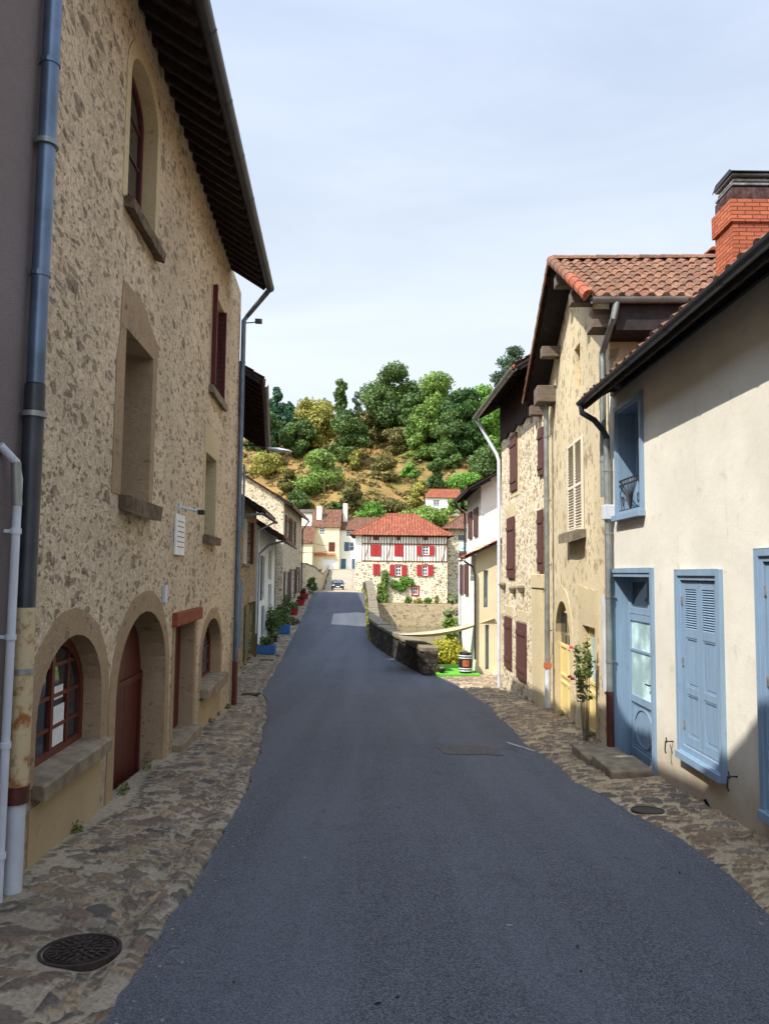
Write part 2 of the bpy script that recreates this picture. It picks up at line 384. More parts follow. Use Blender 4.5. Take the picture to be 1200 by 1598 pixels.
    M['carpaint'] = m_plain('grey_car_paint', lin(44, 52, 62), .25, .5, .4, .05, 3, 0)
    M['rubber'] = m_plain('rubber', (.02, .02, .02), .8, .2)
    M['red_pot'] = m_plain('red_glazed_pot', lin(150, 26, 36), .4, .4, 0, .15)
    M['petal'] = m_plain('pink_petals', lin(214, 40, 96), .6, .2, 0, .2)
    M['dark_pot'] = m_plain('dark_pot', lin(46, 44, 46), .7, .3)
    M['hole'] = m_plain('cellar_vent_dark', (.006, .006, .006), .95, .05)
    M['line'] = m_plain('faded_road_paint', lin(168, 168, 166), .85, .2, 0, .3, 12)
    M['patch'] = m_plain('worn_asphalt_patch', lin(90, 86, 84), .9, .2, 0, .35, 22, .6, 60)
make_mats()

# ------------------------------------------------------------------ mesh builder
class MB:
    def __init__(s): s.v = []; s.f = []; s.c = []
    def add(s, vs, fs, col=None):
        o = len(s.v); s.v += [tuple(p) for p in vs]; s.f += [tuple(i + o for i in f) for f in fs]
        s.c += [col or (1, 1, 1)] * len(fs)
    def box(s, x0, x1, y0, y1, z0, z1, col=None):
        s.add([(x0, y0, z0), (x1, y0, z0), (x1, y1, z0), (x0, y1, z0), (x0, y0, z1), (x1, y0, z1), (x1, y1, z1), (x0, y1, z1)],
              [(0, 3, 2, 1), (4, 5, 6, 7), (0, 1, 5, 4), (1, 2, 6, 5), (2, 3, 7, 6), (3, 0, 4, 7)], col)
        return s
    def obox(s, p, q, w, h, up=(0, 0, 1), col=None):
        """beam from p to q, w wide, h tall"""
        p = Vector(p); q = Vector(q); d = (q - p).normalized(); up = Vector(up)
        a = d.cross(up).normalized(); b = a.cross(d).normalized()
        vs = [e + a * (i * w / 2) + b * (j * h / 2) for e in (p, q) for i, j in ((-1, -1), (1, -1), (1, 1), (-1, 1))]
        s.add(vs, [(0, 1, 2, 3), (7, 6, 5, 4), (0, 4, 5, 1), (1, 5, 6, 2), (2, 6, 7, 3), (3, 7, 4, 0)], col); return s
    def prism(s, poly, y0, y1, col=None):
        """polygon in x,z extruded along y"""
        n = len(poly); vs = [(x, y0, z) for x, z in poly] + [(x, y1, z) for x, z in poly]
        t = tessellate_polygon([[Vector((x, z, 0)) for x, z in poly]])
        fs = [tuple(a) for a in t] + [tuple(i + n for i in reversed(a)) for a in t]
        fs += [(i, (i + 1) % n, (i + 1) % n + n, i + n) for i in range(n)]
        s.add(vs, fs, col); return s
    def ring(s, outer, inner, y0, y1, yo=None):
        """flat frame: front at y0, its inner side runs to y1, its outer side to yo"""
        n, m = len(outer), len(inner); allp = list(outer) + list(inner)
        t = tessellate_polygon([[Vector((x, z, 0)) for x, z in outer], [Vector((x, z, 0)) for x, z in inner]])
        vs = [(x, y0, z) for x, z in allp] + [(x, y1, z) for x, z in inner] + [(x, (y1 if yo is None else yo), z) for x, z in outer]
        fs = [tuple(a) for a in t]
        fs += [(n + i, n + (i + 1) % m, n + m + (i + 1) % m, n + m + i) for i in range(m)]
        fs += [(i, (i + 1) % n, n + 2 * m + (i + 1) % n, n + 2 * m + i) for i in range(n)]
        s.add(vs, fs); return s
    def sheet(s, outer, holes, y=0.0, depth=.25):
        polys = [outer] + holes
        allp = [p for q in polys for p in q]
        t = tessellate_polygon([[Vector((x, z, 0)) for x, z in q] for q in polys])
        s.add([(x, y, z) for x, z in allp], [tuple(a) for a in t])
        for q in holes:
            m = len(q)
            s.add([(x, y, z) for x, z in q] + [(x, y + depth, z) for x, z in q], [(i, (i + 1) % m, (i + 1) % m + m, i + m) for i in range(m)])
        return s
    def tube(s, pts, r, n=10, col=None, cap=True):
        pts = [Vector(p) for p in pts]; rs = r if isinstance(r, (list, tuple)) else [r] * len(pts)
        rings = []; ref = None
        for i, p in enumerate(pts):
            d = (pts[min(i + 1, len(pts) - 1)] - pts[max(i - 1, 0)]).normalized()
            if ref is None:
                ref = Vector((0, 0, 1)) if abs(d.z) < .9 else Vector((1, 0, 0))
            rf = ref if abs(d.dot(ref)) < .95 else Vector((.3, 1, .2)).normalized()
            a = d.cross(rf).normalized(); b = d.cross(a).normalized()
            rings.append([p + (a * math.cos(2 * math.pi * k / n) + b * math.sin(2 * math.pi * k / n)) * rs[i] for k in range(n)])
        vs = [q for ring in rings for q in ring]; fs = []
        for i in range(len(rings) - 1):
            # match rings by nearest start vertex
            best = min(range(n), key=lambda k: (rings[i + 1][k] - rings[i][0] - (pts[i + 1] - pts[i])).length)
            for k in range(n):
                fs.append((i * n + k, i * n + (k + 1) % n, (i + 1) * n + (k + 1 + best) % n, (i + 1) * n + (k + best) % n))
        if cap: fs += [tuple(range(n)), tuple(reversed(range((len(rings) - 1) * n, len(rings) * n)))]
        s.add(vs, fs, col); return s
    def lathe(s, prof, c=(0, 0, 0), n=20, col=None):
        vs = []; fs = []
        for r, z in prof:
            vs += [(c[0] + r * math.cos(2 * math.pi * k / n), c[1] + r * math.sin(2 * math.pi * k / n), c[2] + z) for k in range(n)]
        for i in range(len(prof) - 1):
            fs += [(i * n + k, i * n + (k + 1) % n, (i + 1) * n + (k + 1) % n, (i + 1) * n + k) for k in range(n)]
        s.add(vs, fs, col); return s
    def gutter(s, p, q, r=.07, n=8, t=.006):
        """half-round channel open to the top, from p to q"""
        p = Vector(p); q = Vector(q); d = (q - p).normalized(); a = d.cross(Vector((0, 0, 1))).normalized(); up = Vector((0, 0, 1))
        prof = [(math.cos(math.pi + math.pi * k / n) * r, math.sin(math.pi + math.pi * k / n) * r) for k in range(n + 1)]
        prof += [(math.cos(2 * math.pi - math.pi * k / n) * (r - t), math.sin(2 * math.pi - math.pi * k / n) * (r - t)) for k in range(n + 1)]
        m = len(prof); vs = [e + a * x + up * z for e in (p, q) for x, z in prof]
        fs = [(k, (k + 1) % m, (k + 1) % m + m, k + m) for k in range(m)]
        h = n + 1
        for b in (0, m): fs += [(b + k, b + k + 1, b + m - 2 - k, b + m - 1 - k) for k in range(n)]
        s.add(vs, fs)
        Ls = (q - p).length; k = 1.0
        while k < Ls:                      # joint collars
            c = p + d * k
            pr = [(math.cos(math.pi + math.pi * j / n) * (r + .007), math.sin(math.pi + math.pi * j / n) * (r + .007)) for j in range(n + 1)]
            vs = [e + a * x + up * z for e in (c, c + d * .035) for x, z in pr]
            s.add(vs, [(j, j + 1, j + 2 + n, j + 1 + n) for j in range(n)]); k += 1.3
        return s
    def build(s, name, mat, parent=None, smooth=False, bevel=0, loc=None, label=None):
        me = bpy.data.meshes.new(name)
        vs = s.v
        if loc is not None: vs = [(x - loc[0], y - loc[1], z - loc[2]) for x, y, z in vs]
        me.from_pydata(vs, [], s.f)
        if any(c != (1, 1, 1) for c in s.c):
            ca = me.color_attributes.new('Col', 'FLOAT_COLOR', 'CORNER')
            arr = []
            for c, f in zip(s.c, s.f): arr += [c[0], c[1], c[2], 1.0] * len(f)
            ca.data.foreach_set('color', arr)
        me.materials.append(mat)
        if smooth:
            me.polygons.foreach_set('use_smooth', [True] * len(me.polygons))
        me.update()
        o = bpy.data.objects.new(name, me); C.objects.link(o)
        if smooth and smooth != 'all':
            try: me.set_sharp_from_angle(angle=R(40))
            except Exception: pass
        if loc is not None: o.location = loc
        if parent is not None: o.parent = parent
        if bevel:
            b = o.modifiers.new('bevel', 'BEVEL'); b.width = bevel; b.segments = 2; b.limit_method = 'ANGLE'
        if label: o['label'] = label
        return o
def each(name, mat, parent, mbs, **kw):
    return [m.build(name, mat, parent, **kw) for m in mbs]
def tag(o, label, cat, group=None, kind=None):
    o['label'] = label; o['category'] = cat
    if group: o['group'] = group
    if kind: o['kind'] = kind
    return o
def struct(o): o['kind'] = 'structure'; return o
def empty(name, loc, rz=0):
    o = bpy.data.objects.new(name, None); C.objects.link(o); o.location = loc; o.rotation_euler = (0, 0, rz)
    o.empty_display_size = .3
    return o

def rectp(u0, u1, z0, z1): return [(u0, z0), (u1, z0), (u1, z1), (u0, z1)]
def archp(u0, u1, z0, zs, zt, n=14):
    c = (u0 + u1) / 2; a = (u1 - u0) / 2
    return [(u0, z0), (u1, z0)] + [(c + a * math.cos(math.pi * k / n), zs + (zt - zs) * math.sin(math.pi * k / n)) for k in range(n + 1)]
def grow(poly, a=.006):
    cx = (min(p[0] for p in poly) + max(p[0] for p in poly)) / 2; cz = (min(p[1] for p in poly) + max(p[1] for p in poly)) / 2
    return [(x + math.copysign(a, x - cx), z + math.copysign(a, z - cz)) for x, z in poly]
def jig(poly, a, sd=1):
    r = random.Random(sd); return [(x + r.uniform(-a, a), z + r.uniform(-a, a)) for x, z in poly]
def dense(poly, step):
    out = []
    for i, p in enumerate(poly):
        q = poly[(i + 1) % len(poly)]; d = math.dist(p, q); n = max(1, int(d / step))
        out += [(p[0] + (q[0] - p[0]) * k / n, p[1] + (q[1] - p[1]) * k / n) for k in range(n)]
    return out
# ------------------------------------------------------------------ roofs
TILE_OLD = [lin(140, 104, 84), lin(146, 108, 86), lin(132, 98, 80), lin(154, 116, 92), lin(136, 96, 76), lin(126, 96, 80)]
TILE_RED = [lin(166, 98, 74), lin(156, 90, 68), lin(176, 110, 84), lin(148, 88, 70)]
TILE_BROWN = [lin(134, 96, 78), lin(124, 88, 70), lin(144, 106, 86), lin(116, 84, 70)]
TILE_GREY = [lin(120, 114, 106), lin(104, 98, 92), lin(134, 128, 120)]
def inpoly(x, y, P):
    c = False; j = len(P) - 1
    for i in range(len(P)):
        if (P[i][1] > y) != (P[j][1] > y) and x < (P[j][0] - P[i][0]) * (y - P[i][1]) / (P[j][1] - P[i][1]) + P[i][0]: c = not c
        j = i
    return c
def tiles(name, parent, O, a, b, La, Lb, tw=.2, row=.33, clip=None, amp=.04, ns=8, pal=TILE_OLD, seed=1, mat=None, slab=.05, lift=.028):
    """canal tile slope: O eave corner, a along the eave, b up the slope"""
    r = random.Random(seed); O = Vector(O); a = Vector(a).normalized(); b = Vector(b).normalized(); n = a.cross(b).normalized()
    nc = max(1, round(La / tw)); tw = La / nc; nr = max(1, round(Lb / row)); row = Lb / nr
    mb = MB(); base = .06
    jit = [[(r.uniform(-.006, .006), r.uniform(-.035, .02)) for _ in range(nc * 2 + 1)] for _ in range(nr)]
    cols = [[r.choice(pal) for _ in range(nc * 2 + 1)] for _ in range(nr)]
    S = nc * ns
    for j in range(nr):
        vs = []
        for k, (v, lf) in enumerate((((j) * row, lift), ((j + 1) * row + .07, -.004))):
            for i in range(S + 1):
                t = i / ns; h = math.cos(2 * math.pi * t); h = (abs(h) ** .75) * (1 if h > 0 else -1)
                idx = int((t * 2 + .5)) % (nc * 2 + 1); jj = jit[j][idx]
                vv = v + (jj[1] if k == 0 and tw < .3 else 0)
                vs.append(O + a * (t * tw) + b * vv + n * (base + amp * (.5 + .5 * h) + lf * (1.0 if h > -.2 else .55) + jj[0]))
        for i in range(S):
            if clip and not inpoly((i + .5) / ns * tw, (j + .5) * row, clip): continue
            c = cols[j][int(((i + .5) / ns) * 2 + .5) % (nc * 2 + 1)]
            p0, p1, p2, p3 = vs[i], vs[i + 1], vs[S + 2 + i], vs[S + 1 + i]
            mb.add([p0, p1, p2, p3, p0 - n * .07, p1 - n * .07], [(0, 1, 2, 3), (4, 5, 1, 0)], c)
    o = mb.build(name, mat or M['tile'], parent)
    if slab:
        sb = MB(); pl = clip or [(0, 0), (La, 0), (La, Lb), (0, Lb)]; m = len(pl)
        vs = [O + a * x + b * y + n * .05 for x, y in pl] + [O + a * x + b * y + n * (.05 - slab) for x, y in pl]
        t = tessellate_polygon([[Vector((x, y, 0)) for x, y in pl]])
        sb.add(vs, [tuple(q) for q in t] + [tuple(i + m for i in reversed(q)) for q in t] + [(i, (i + 1) % m, (i + 1) % m + m, i + m) for i in range(m)])
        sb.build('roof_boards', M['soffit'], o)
    return o
def ridge(parent, p, q, pal=TILE_OLD, r=.1, L=.4, seed=1, name='ridge_tiles', up=(0, 0, 1)):
    """row of overlapping half-round tiles"""
    rr = random.Random(seed); p = Vector(p); q = Vector(q); d = (q - p); n = max(1, int(d.length / L)); d = d / n
    dn = d.normalized(); up = Vector(up); a = dn.cross(up).normalized(); u = a.cross(dn).normalized(); mb = MB()
    for i in range(n):
        c = rr.choice(pal); s = p + d * i; e = p + d * (i + 1.12)
        vs = [o + a * (math.cos(math.pi * k / 6) * rad) + u * (math.sin(math.pi * k / 6) * rad) for o, rad in ((s, r), (e, r * .88)) for k in range(7)]
        mb.add(vs, [(k, k + 1, k + 8, k + 7) for k in range(6)] + [tuple(range(7)), tuple(range(13, 6, -1))], c)
    return mb.build(name, M['tile'], parent)

# ------------------------------------------------------------------ houses
class House:
    """local frame: x runs left to right along the front, y goes into the building, z is up"""
    def __init__(s, name, label, A, B, group=None):
        s.A = Vector((A[0], A[1], 0)); s.B = Vector((B[0], B[1], 0)); d = s.B - s.A; s.L = d.length
        s.rot = math.atan2(d.y, d.x); s.d = d.normalized(); s.nin = Vector((-s.d.y, s.d.x, 0))
        s.o = empty(name, s.A, s.rot); tag(s.o, label, 'house', group)
    def uz(s, px, py, y=0.0):
        r = rayd(px, py); p0 = s.A + s.nin * y
        t = (p0 - EYE).dot(s.nin) / r.dot(s.nin); p = EYE + r * t - s.A
        return p.dot(s.d), (EYE + r * t).z
    def u(s, px, py, y=0.0): return s.uz(px, py, y)[0]
    def z(s, px, py, y=0.0): return s.uz(px, py, y)[1]
    def rect(s, xl, xr, top, bot, y=0.0):
        """left px, right px, (px,py) of a top point, (px,py) of a bottom point"""
        my = (top[1] + bot[1]) / 2
        return s.u(xl, my, y), s.u(xr, my, y), s.z(*bot, y), s.z(*top, y)
    def w(s, u, y, z): return s.A + s.d * u + s.nin * y + Vector((0, 0, z))
    def zr(s, u): return float(zroad((s.A + s.d * u).y))

def shell(h, front, holes, D, zb, mat, depth=.25, sides=None, parent=None, name='wall'):
    """front sheet with openings plus the other three walls. sides: polygon (y,z) of the end walls"""
    mb = MB(); mb.sheet(front, holes, 0, depth)
    L = h.L; sp = sides
    for x in (0, L):
        t = tessellate_polygon([[Vector((y, z, 0)) for y, z in sp]])
        mb.add([(x, y, z) for y, z in sp], [tuple(q) for q in t])
    zt = sp[-2][1] if len(sp) >= 4 else front[-1][1]
    mb.add([(0, D, zb), (L, D, zb), (L, D, max(p[1] for p in front)), (0, D, max(p[1] for p in front))], [(0, 1, 2, 3)])
    return mb.build(name, mat, h.o)

def roof_eave(h, D, ze, slope, of=.6, os=.3, ob=.3, tw=.2, row=.33, pal=TILE_OLD, ns=8, slab=.05, seed=1, rafters=True, amp=.04, back=True, u0=None, u1=None, label=None):
    L = h.L; a0 = -os if u0 is None else u0; a1 = L + os if u1 is None else u1
    c, s = math.cos(math.atan(slope)), math.sin(math.atan(slope)); La = a1 - a0
    Lb = (D / 2 + of) / c
    f = tiles('roof', h.o, (a0, -of, ze - of * slope), (1, 0, 0), (0, c, s), La, Lb, tw, row, None, amp, ns, pal, seed, None, slab)
    if label: f['label'] = label
    if back:
        tiles('roof', h.o, (a1, D + ob, ze - ob * slope), (-1, 0, 0), (0, -c, s), La, (D / 2 + ob) / c, tw * 1.6, row * 1.5, None, amp, 4, pal, seed + 1, None, slab)
    ridge(h.o, (a0, D / 2, ze + D / 2 * slope + .1), (a1, D / 2, ze + D / 2 * slope + .1), pal, seed=seed)
    if rafters:
        n = max(2, int(La / .55))
        for i in range(n + 1):
            x = a0 + .06 + (La - .12) * i / n
            MB().obox((x, -of + .05, ze - (of - .05) * slope - .03), (x, .5, ze + .5 * slope - .03), .07, .1).build('rafter', M['rafter'], h.o)
    return f
def roof_gable(h, D, uA, zA, uL, zL, uR, zR, of=.4, ob=.3, tw=.2, row=.33, pal=TILE_OLD, ns=8, seed=1, amp=.04, slab=.05):
    """ridge runs into the building: apex (uA,zA), eaves (uL,zL) left and (uR,zR) right"""
    La = D + of + ob; res = []
    for (ue, ze, sg) in ((uL, zL, 1), (uR, zR, -1)):
        d = Vector((uA - ue, 0, zA - ze)); Lb = d.length; b = d.normalized()
        if sg > 0: O, a = (ue, D + ob, ze), (0, -1, 0)
        else: O, a = (ue, -of, ze), (0, 1, 0)
        res.append(tiles('roof', h.o, O, a, b, La, Lb, tw, row, None, amp, ns, pal, seed + sg, None, slab))
    ridge(h.o, (uA, -of, zA + .1), (uA, D + ob, zA + .1), pal, seed=seed)
    return res
def roof_hip(h, D, ze, rise, o=.4, tw=.25, row=.4, pal=TILE_RED, ns=6, seed=1, amp=.05, inset=None):
    L = h.L; X0, X1, Y0, Y1 = -o, L + o, -o, D + o; z0 = ze - .05
    W, Dp = X1 - X0, Y1 - Y0; k = min(W, Dp) / 2 if inset is None else inset
    def slope(O, a, inn, Le, run, cut):
        b = Vector((inn[0] * run, inn[1] * run, rise)); Lb = b.length
        tiles('roof', h.o, O, a, b, Le, Lb, tw, row, [(0, 0), (Le, 0), (Le - cut, Lb), (cut, Lb)], amp, ns, pal, seed, None, .05)
    slope((X0, Y0, z0), (1, 0, 0), (0, 1), W, Dp / 2, k)
    slope((X1, Y1, z0), (-1, 0, 0), (0, -1), W, Dp / 2, k)
    slope((X1, Y0, z0), (0, 1, 0), (-1, 0), Dp, k, Dp / 2 - .01)
    slope((X0, Y1, z0), (0, -1, 0), (1, 0), Dp, k, Dp / 2 - .01)
    ym = (Y0 + Y1) / 2; a1, a2 = (X0 + k, ym, z0 + rise + .1), (X1 - k, ym, z0 + rise + .1)
    mb = []
    if W - 2 * k > .3: ridge(h.o, a1, a2, pal, .12)
    for cx, cy, t in ((X0, Y0, a1), (X1, Y0, a2), (X0, Y1, a1), (X1, Y1, a2)):
        ridge(h.o, (cx, cy, z0 + .1), t, pal, .11, name='hip_tiles')

# ------------------------------------------------------------------ openings
def window(P, u0, u1, z0, z1, d=.2, fr=.06, cols=2, rows=3, fm='white_paint', gm='glass', zs=None, name='window', label=None, thick=.05, mun=.03, mid=0):
    out = archp(u0 - .01, u1 + .01, z0 - .01, zs, z1 + .01) if zs is not None else rectp(u0 - .01, u1 + .01, z0 - .01, z1 + .01)
    inn = archp(u0 + fr, u1 - fr, z0 + fr, zs, z1 - fr) if zs is not None else rectp(u0 + fr, u1 - fr, z0 + fr, z1 - fr)
    mb = MB(); mb.ring(out, inn, d - .002, d + thick)
    for i in range(1, cols):
        x = u0 + (u1 - u0) * i / cols; w = mun * (1.9 if (mid and i == cols / 2) else 1); zt = z1 - fr * .5
        if zs is not None:
            c = (u0 + u1) / 2; a = (u1 - u0) / 2 - fr * .5; zt = zs + (z1 - fr * .5 - zs) * math.sqrt(max(0, 1 - ((x - c) / a) ** 2))
        mb.box(x - w / 2, x + w / 2, d + (.0 if w > mun else .008), d + .045, z0 + fr * .5, zt)
    for j in range(1, rows):
        z = z0 + (z1 - z0) * j / rows; a0, a1 = u0 + fr * .5, u1 - fr * .5
        if zs is not None and z > zs:
            c = (u0 + u1) / 2; a = (u1 - u0) / 2 - fr * .5; q = a * math.sqrt(max(0, 1 - ((z - zs) / (z1 - fr * .5 - zs)) ** 2)); a0, a1 = c - q, c + q
        if a1 - a0 > .1: mb.box(a0, a1, d + .011, d + .042, z - mun / 2, z + mun / 2)
    f = mb.build(name, M[fm], P, bevel=.004 if fr > .03 else 0, label=label)
    MB().prism([(x, z) for x, z in (archp(u0 + fr * .4, u1 - fr * .4, z0 + fr * .4, zs, z1 - fr * .4) if zs is not None else rectp(u0 + fr * .4, u1 - fr * .4, z0 + fr * .4, z1 - fr * .4))], d + .028, d + .036).build('pane', M[gm], f)
    return f
def sill(P, u0, u1, z, h=.12, out=.1, mat='stone_sill', inn=.2, seed=1):
    mb = MB(); r = random.Random(seed); n = 9; vs = []
    for i in range(n):
        x = u0 + (u1 - u0) * i / (n - 1); j = lambda a=.008: r.uniform(-a, a)
        vs += [(x, inn, z - h * .3), (x, -out + j(), z - h + j()), (x, -out - .005 + j(), z - .015 + j()), (x, -out + .02, z + j(.003)), (x, inn, z + .02)]
    fs = []
    for i in range(n - 1):
        for k in range(5): fs.append((i * 5 + k, i * 5 + (k + 1) % 5, (i + 1) * 5 + (k + 1) % 5, (i + 1) * 5 + k))
    fs += [(4, 3, 2, 1, 0), tuple(range((n - 1) * 5, n * 5))]
    mb.add(vs, fs); return mb.build('sill', M[mat], P)
def surround(P, outer, inner, mat='dressed', d=.25, name='surround', out=.012, jit=.012, seed=3):
    mb = MB(); mb.ring(jig(dense(outer, .25), jit, seed), inner, -out, d, .02)
    return mb.build(name, M[mat], P)
def planks(P, u0, u1, z0, z1, y=.2, n=5, mat='red_door', name='door', arch=None, battens=(), th=.04, label=None):
    """boarded leaf with open joints; arch=(zs) makes an arched head"""
    mb = MB(); w = (u1 - u0) / n; c = (u0 + u1) / 2; a = (u1 - u0) / 2
    def top(x):
        return z1 if arch is None else arch + (z1 - arch) * math.sqrt(max(0, 1 - ((x - c) / a) ** 2))
    for i in range(n):
        x0 = u0 + w * i + .004; x1 = u0 + w * (i + 1) - .004
        mb.prism([(x0, z0), (x1, z0), (x1, top(x1)), ((x0 + x1) / 2, top((x0 + x1) / 2)), (x0, top(x0))], y, y + th)
    if arch is not None: mb.prism([(p[0], p[1]) for p in archp(u0, u1, z0, arch, z1)], y + .02, y + th + .01)
    else: mb.box(u0, u1, y + .015, y + th + .003, z0, z1)
    for z in battens: mb.box(u0 + .02, u1 - .02, y - .022, y, z - .05, z + .05)
    return mb.build(name, M[mat], P, label=label)
def louvre(P, u0, u1, z0, z1, y=-.05, mat='pale_sh', n=None, name='shutter', solid=0.0, rail=.05, th=.04, label=None, mids=(.5,)):
    """louvred leaf; solid = share of the height that is panel at the foot"""
    mb = MB(); n = n or max(6, int((z1 - z0) * (1 - solid) / .055))
    mb.box(u0, u0 + rail, y, y + th, z0, z1); mb.box(u1 - rail, u1, y, y + th, z0, z1)
    zl = z0 + (z1 - z0) * solid; zr_ = [z0, z1 - rail] + [z0 + (z1 - z0) * m - rail / 2 for m in mids]
    for z in zr_: mb.box(u0 + rail, u1 - rail, y + .002, y + th - .002, z, z + rail)
    for i in range(n):
        z = zl + rail + (z1 - zl - 2 * rail) * (i + .5) / n; hh = (z1 - zl) / n * .5
        mb.obox((u0 + rail, y + th * .5, z), (u1 - rail, y + th * .5, z), th * .8, hh * .55, (0, -.8, 1))
    if solid: mb.box(u0 + rail, u1 - rail, y + .01, y + th - .006, z0, zl + rail)
    mb.box(u0 + rail * .6, u1 - rail * .6, y + th - .004, y + th + .001, z0 + .01, z1 - .01)
    return mb.build(name, M[mat], P, label=label)
def board_shutter(P, u0, u1, z0, z1, y=-.045, mat='maroon', n=3, bt=(.18, .82), label=None, name='shutter'):
    return planks(P, u0, u1, z0, z1, y, n, mat, name, None, [z0 + (z1 - z0) * b for b in bt], .035, label)
def pipe(P, pts, r=.05, mat='zinc', name='downpipe', brackets=0, n=12):
    mb = MB(); mb.tube(pts, r, n)
    o = mb.build(name, M[mat], P, smooth=True)
    if brackets:
        a, b = Vector(pts[-2]), Vector(pts[-1])
        for i in range(brackets):
            p = a.lerp(b, (i + .5) / brackets); bm = MB()
            bm.tube([p - (b - a).normalized() * .02, p + (b - a).normalized() * .02], r + .008, n); bm.box(p.x - .01, p.x + .01, p.y, p.y + r + .05, p.z - .012, p.z + .012)
            bm.build('bracket', M[mat], o)
    return o

# ------------------------------------------------------------------ foliage
def leaves(name, parent, blobs, n, size, cols, seed=1, shell=.5, flat=0.0, up=0.0, loc=None, holes=.0, mat=None):
    """many leaf-sized quads spread through a set of ellipsoids (cx,cy,cz,rx,ry,rz)"""
    g = np.random.default_rng(seed); B = np.array(blobs, float)
    wts = (B[:, 3] * B[:, 4] * B[:, 5]) ** .66; idx = g.choice(len(B), n, p=wts / wts.sum())
    d = g.normal(size=(n, 3)); d /= np.linalg.norm(d, axis=1)[:, None]
    rad = 1 - (g.random(n) ** 1.5) * (1 - shell); rad *= g.normal(1, .07, n)
    c = B[idx, :3] + d * B[idx, 3:] * rad[:, None]
    nr = d + g.normal(size=(n, 3)) * .65 + np.array([0, 0, up]); nr /= np.linalg.norm(nr, axis=1)[:, None]
    t = np.cross(nr, g.normal(size=(n, 3))); t /= np.linalg.norm(t, axis=1)[:, None]; b = np.cross(nr, t)
    s = size * g.uniform(.6, 1.4, n)[:, None]
    v = np.stack([c - t * s, c + b * s * .55, c + t * s, c - b * s * .55], 1).reshape(-1, 3)
    if loc is not None: v = v - np.array(loc)
    me = bpy.data.meshes.new(name); me.vertices.add(4 * n); me.vertices.foreach_set('co', v.ravel())
    me.loops.add(4 * n); me.loops.foreach_set('vertex_index', np.arange(4 * n)); me.polygons.add(n)
    me.polygons.foreach_set('loop_start', np.arange(0, 4 * n, 4)); me.polygons.foreach_set('loop_total', np.full(n, 4))
    P = np.array(cols); bc = g.random(len(B)); k = np.clip(bc[idx] * .55 + g.random(n) * .45, 0, .999) * (len(P) - 1)
    i0 = k.astype(int); f = (k - i0)[:, None]; col = P[i0] * (1 - f) + P[np.minimum(i0 + 1, len(P) - 1)] * f
    col = col * g.uniform(.8, 1.2, n)[:, None]; col = np.concatenate([col, np.ones((n, 1))], 1)
    ca = me.color_attributes.new('Col', 'FLOAT_COLOR', 'CORNER'); ca.data.foreach_set('color', np.repeat(col, 4, 0).ravel())
    me.materials.append(mat or M['leaf']); me.update(); me.validate()
    o = bpy.data.objects.new(name, me); C.objects.link(o)
    if loc is not None: o.location = loc
    if parent is not None: o.parent = parent
    return o
def crown_blobs(cx, cy, z0, z1, w, shape='round', seed=1, k=22, depth=None):
    g = random.Random(seed); H = z1 - z0; out = []; dp = depth or w
    for i in range(k):
        t = (i + .5) / k if shape in ('cone', 'tall') else g.random()
        if shape == 'round': env = math.sqrt(max(.02, 1 - (2 * t - .9) ** 2 / 1.25))
        elif shape == 'cone': env = max(.1, (1 - t) ** .8)
        elif shape == 'tall': env = .35 + .55 * g.random() * (1 - abs(t - .45))
        else: env = math.sqrt(max(.05, 1 - t * t))
        ang = g.random() * 6.283; rr = w / 2 * env * (g.random() ** .5) * .78
        br = w * g.uniform(.13, .24) * (1 if shape != 'cone' else .5 + .6 * (1 - t)) * (.75 if shape == 'tall' else 1)
        out.append((cx + math.cos(ang) * rr, cy + math.sin(ang) * rr * dp / w, z0 + H * (.08 + .86 * t), br, br * dp / w, br * (.75 if shape != 'tall' else 1.0)))
    return out
G_DARK = [lin(56, 76, 40), lin(84, 108, 54), lin(112, 134, 70)]
G_MID = [lin(84, 108, 48), lin(114, 142, 64), lin(144, 166, 82)]
G_BRIGHT = [lin(84, 126, 50), lin(112, 154, 62), lin(136, 172, 78)]
G_YEL = [lin(118, 120, 54), lin(152, 148, 70), lin(176, 168, 88)]
G_OLIVE = [lin(92, 92, 48), lin(118, 110, 60), lin(78, 84, 44)]
G_CON = [lin(40, 70, 52), lin(56, 92, 66), lin(76, 112, 80)]
OCHRE = [lin(156, 124, 76), lin(180, 144, 90), lin(130, 104, 64), lin(146, 132, 76), lin(120, 112, 62)]
def tree(name, label, px, base, top, wpx, Y, shape='round', cols=G_MID, n=3600, size=.55, seed=1, cat='tree', group=None, trunk=True, k=22, terr=None, low=.12):
    p = at(px, base, Y); z0 = terr(p.x, p.y) if terr else p.z
    zt = at(px, top, Y).z; w = wpx / FPX * Y
    o = empty(name, (p.x, p.y, z0)); tag(o, label, cat, group)
    H = zt - z0
    if trunk:
        mb = MB(); g = random.Random(seed); r0 = max(.05, w * .03)
        pts = [(0, 0, -.6), (g.uniform(-.02, .02) * w, 0, H * .3), (g.uniform(-.05, .05) * w, g.uniform(-.03, .03) * w, H * .62), (g.uniform(-.06, .06) * w, 0, H * .9)]
        mb.tube(pts, [r0 * 1.3, r0, r0 * .6, r0 * .15], 7)
        for i in range(6):
            a = g.random() * 6.28; b0 = Vector(pts[1]).lerp(Vector(pts[2]), g.random()); e = b0 + Vector((math.cos(a) * w * .34, math.sin(a) * w * .3, H * g.uniform(.12, .3)))
            mb.tube([b0, b0.lerp(e, .5) + Vector((0, 0, H * .02)), e], [r0 * .5, r0 * .3, r0 * .08], 5)
        mb.build('trunk', M['bark'], o, smooth='all')
    bl = crown_blobs(0, 0, H * low, H * .97, w, shape, seed, k)
    leaves('crown' if trunk else 'foliage', o, bl, n, size, cols, seed, .45)
    return o
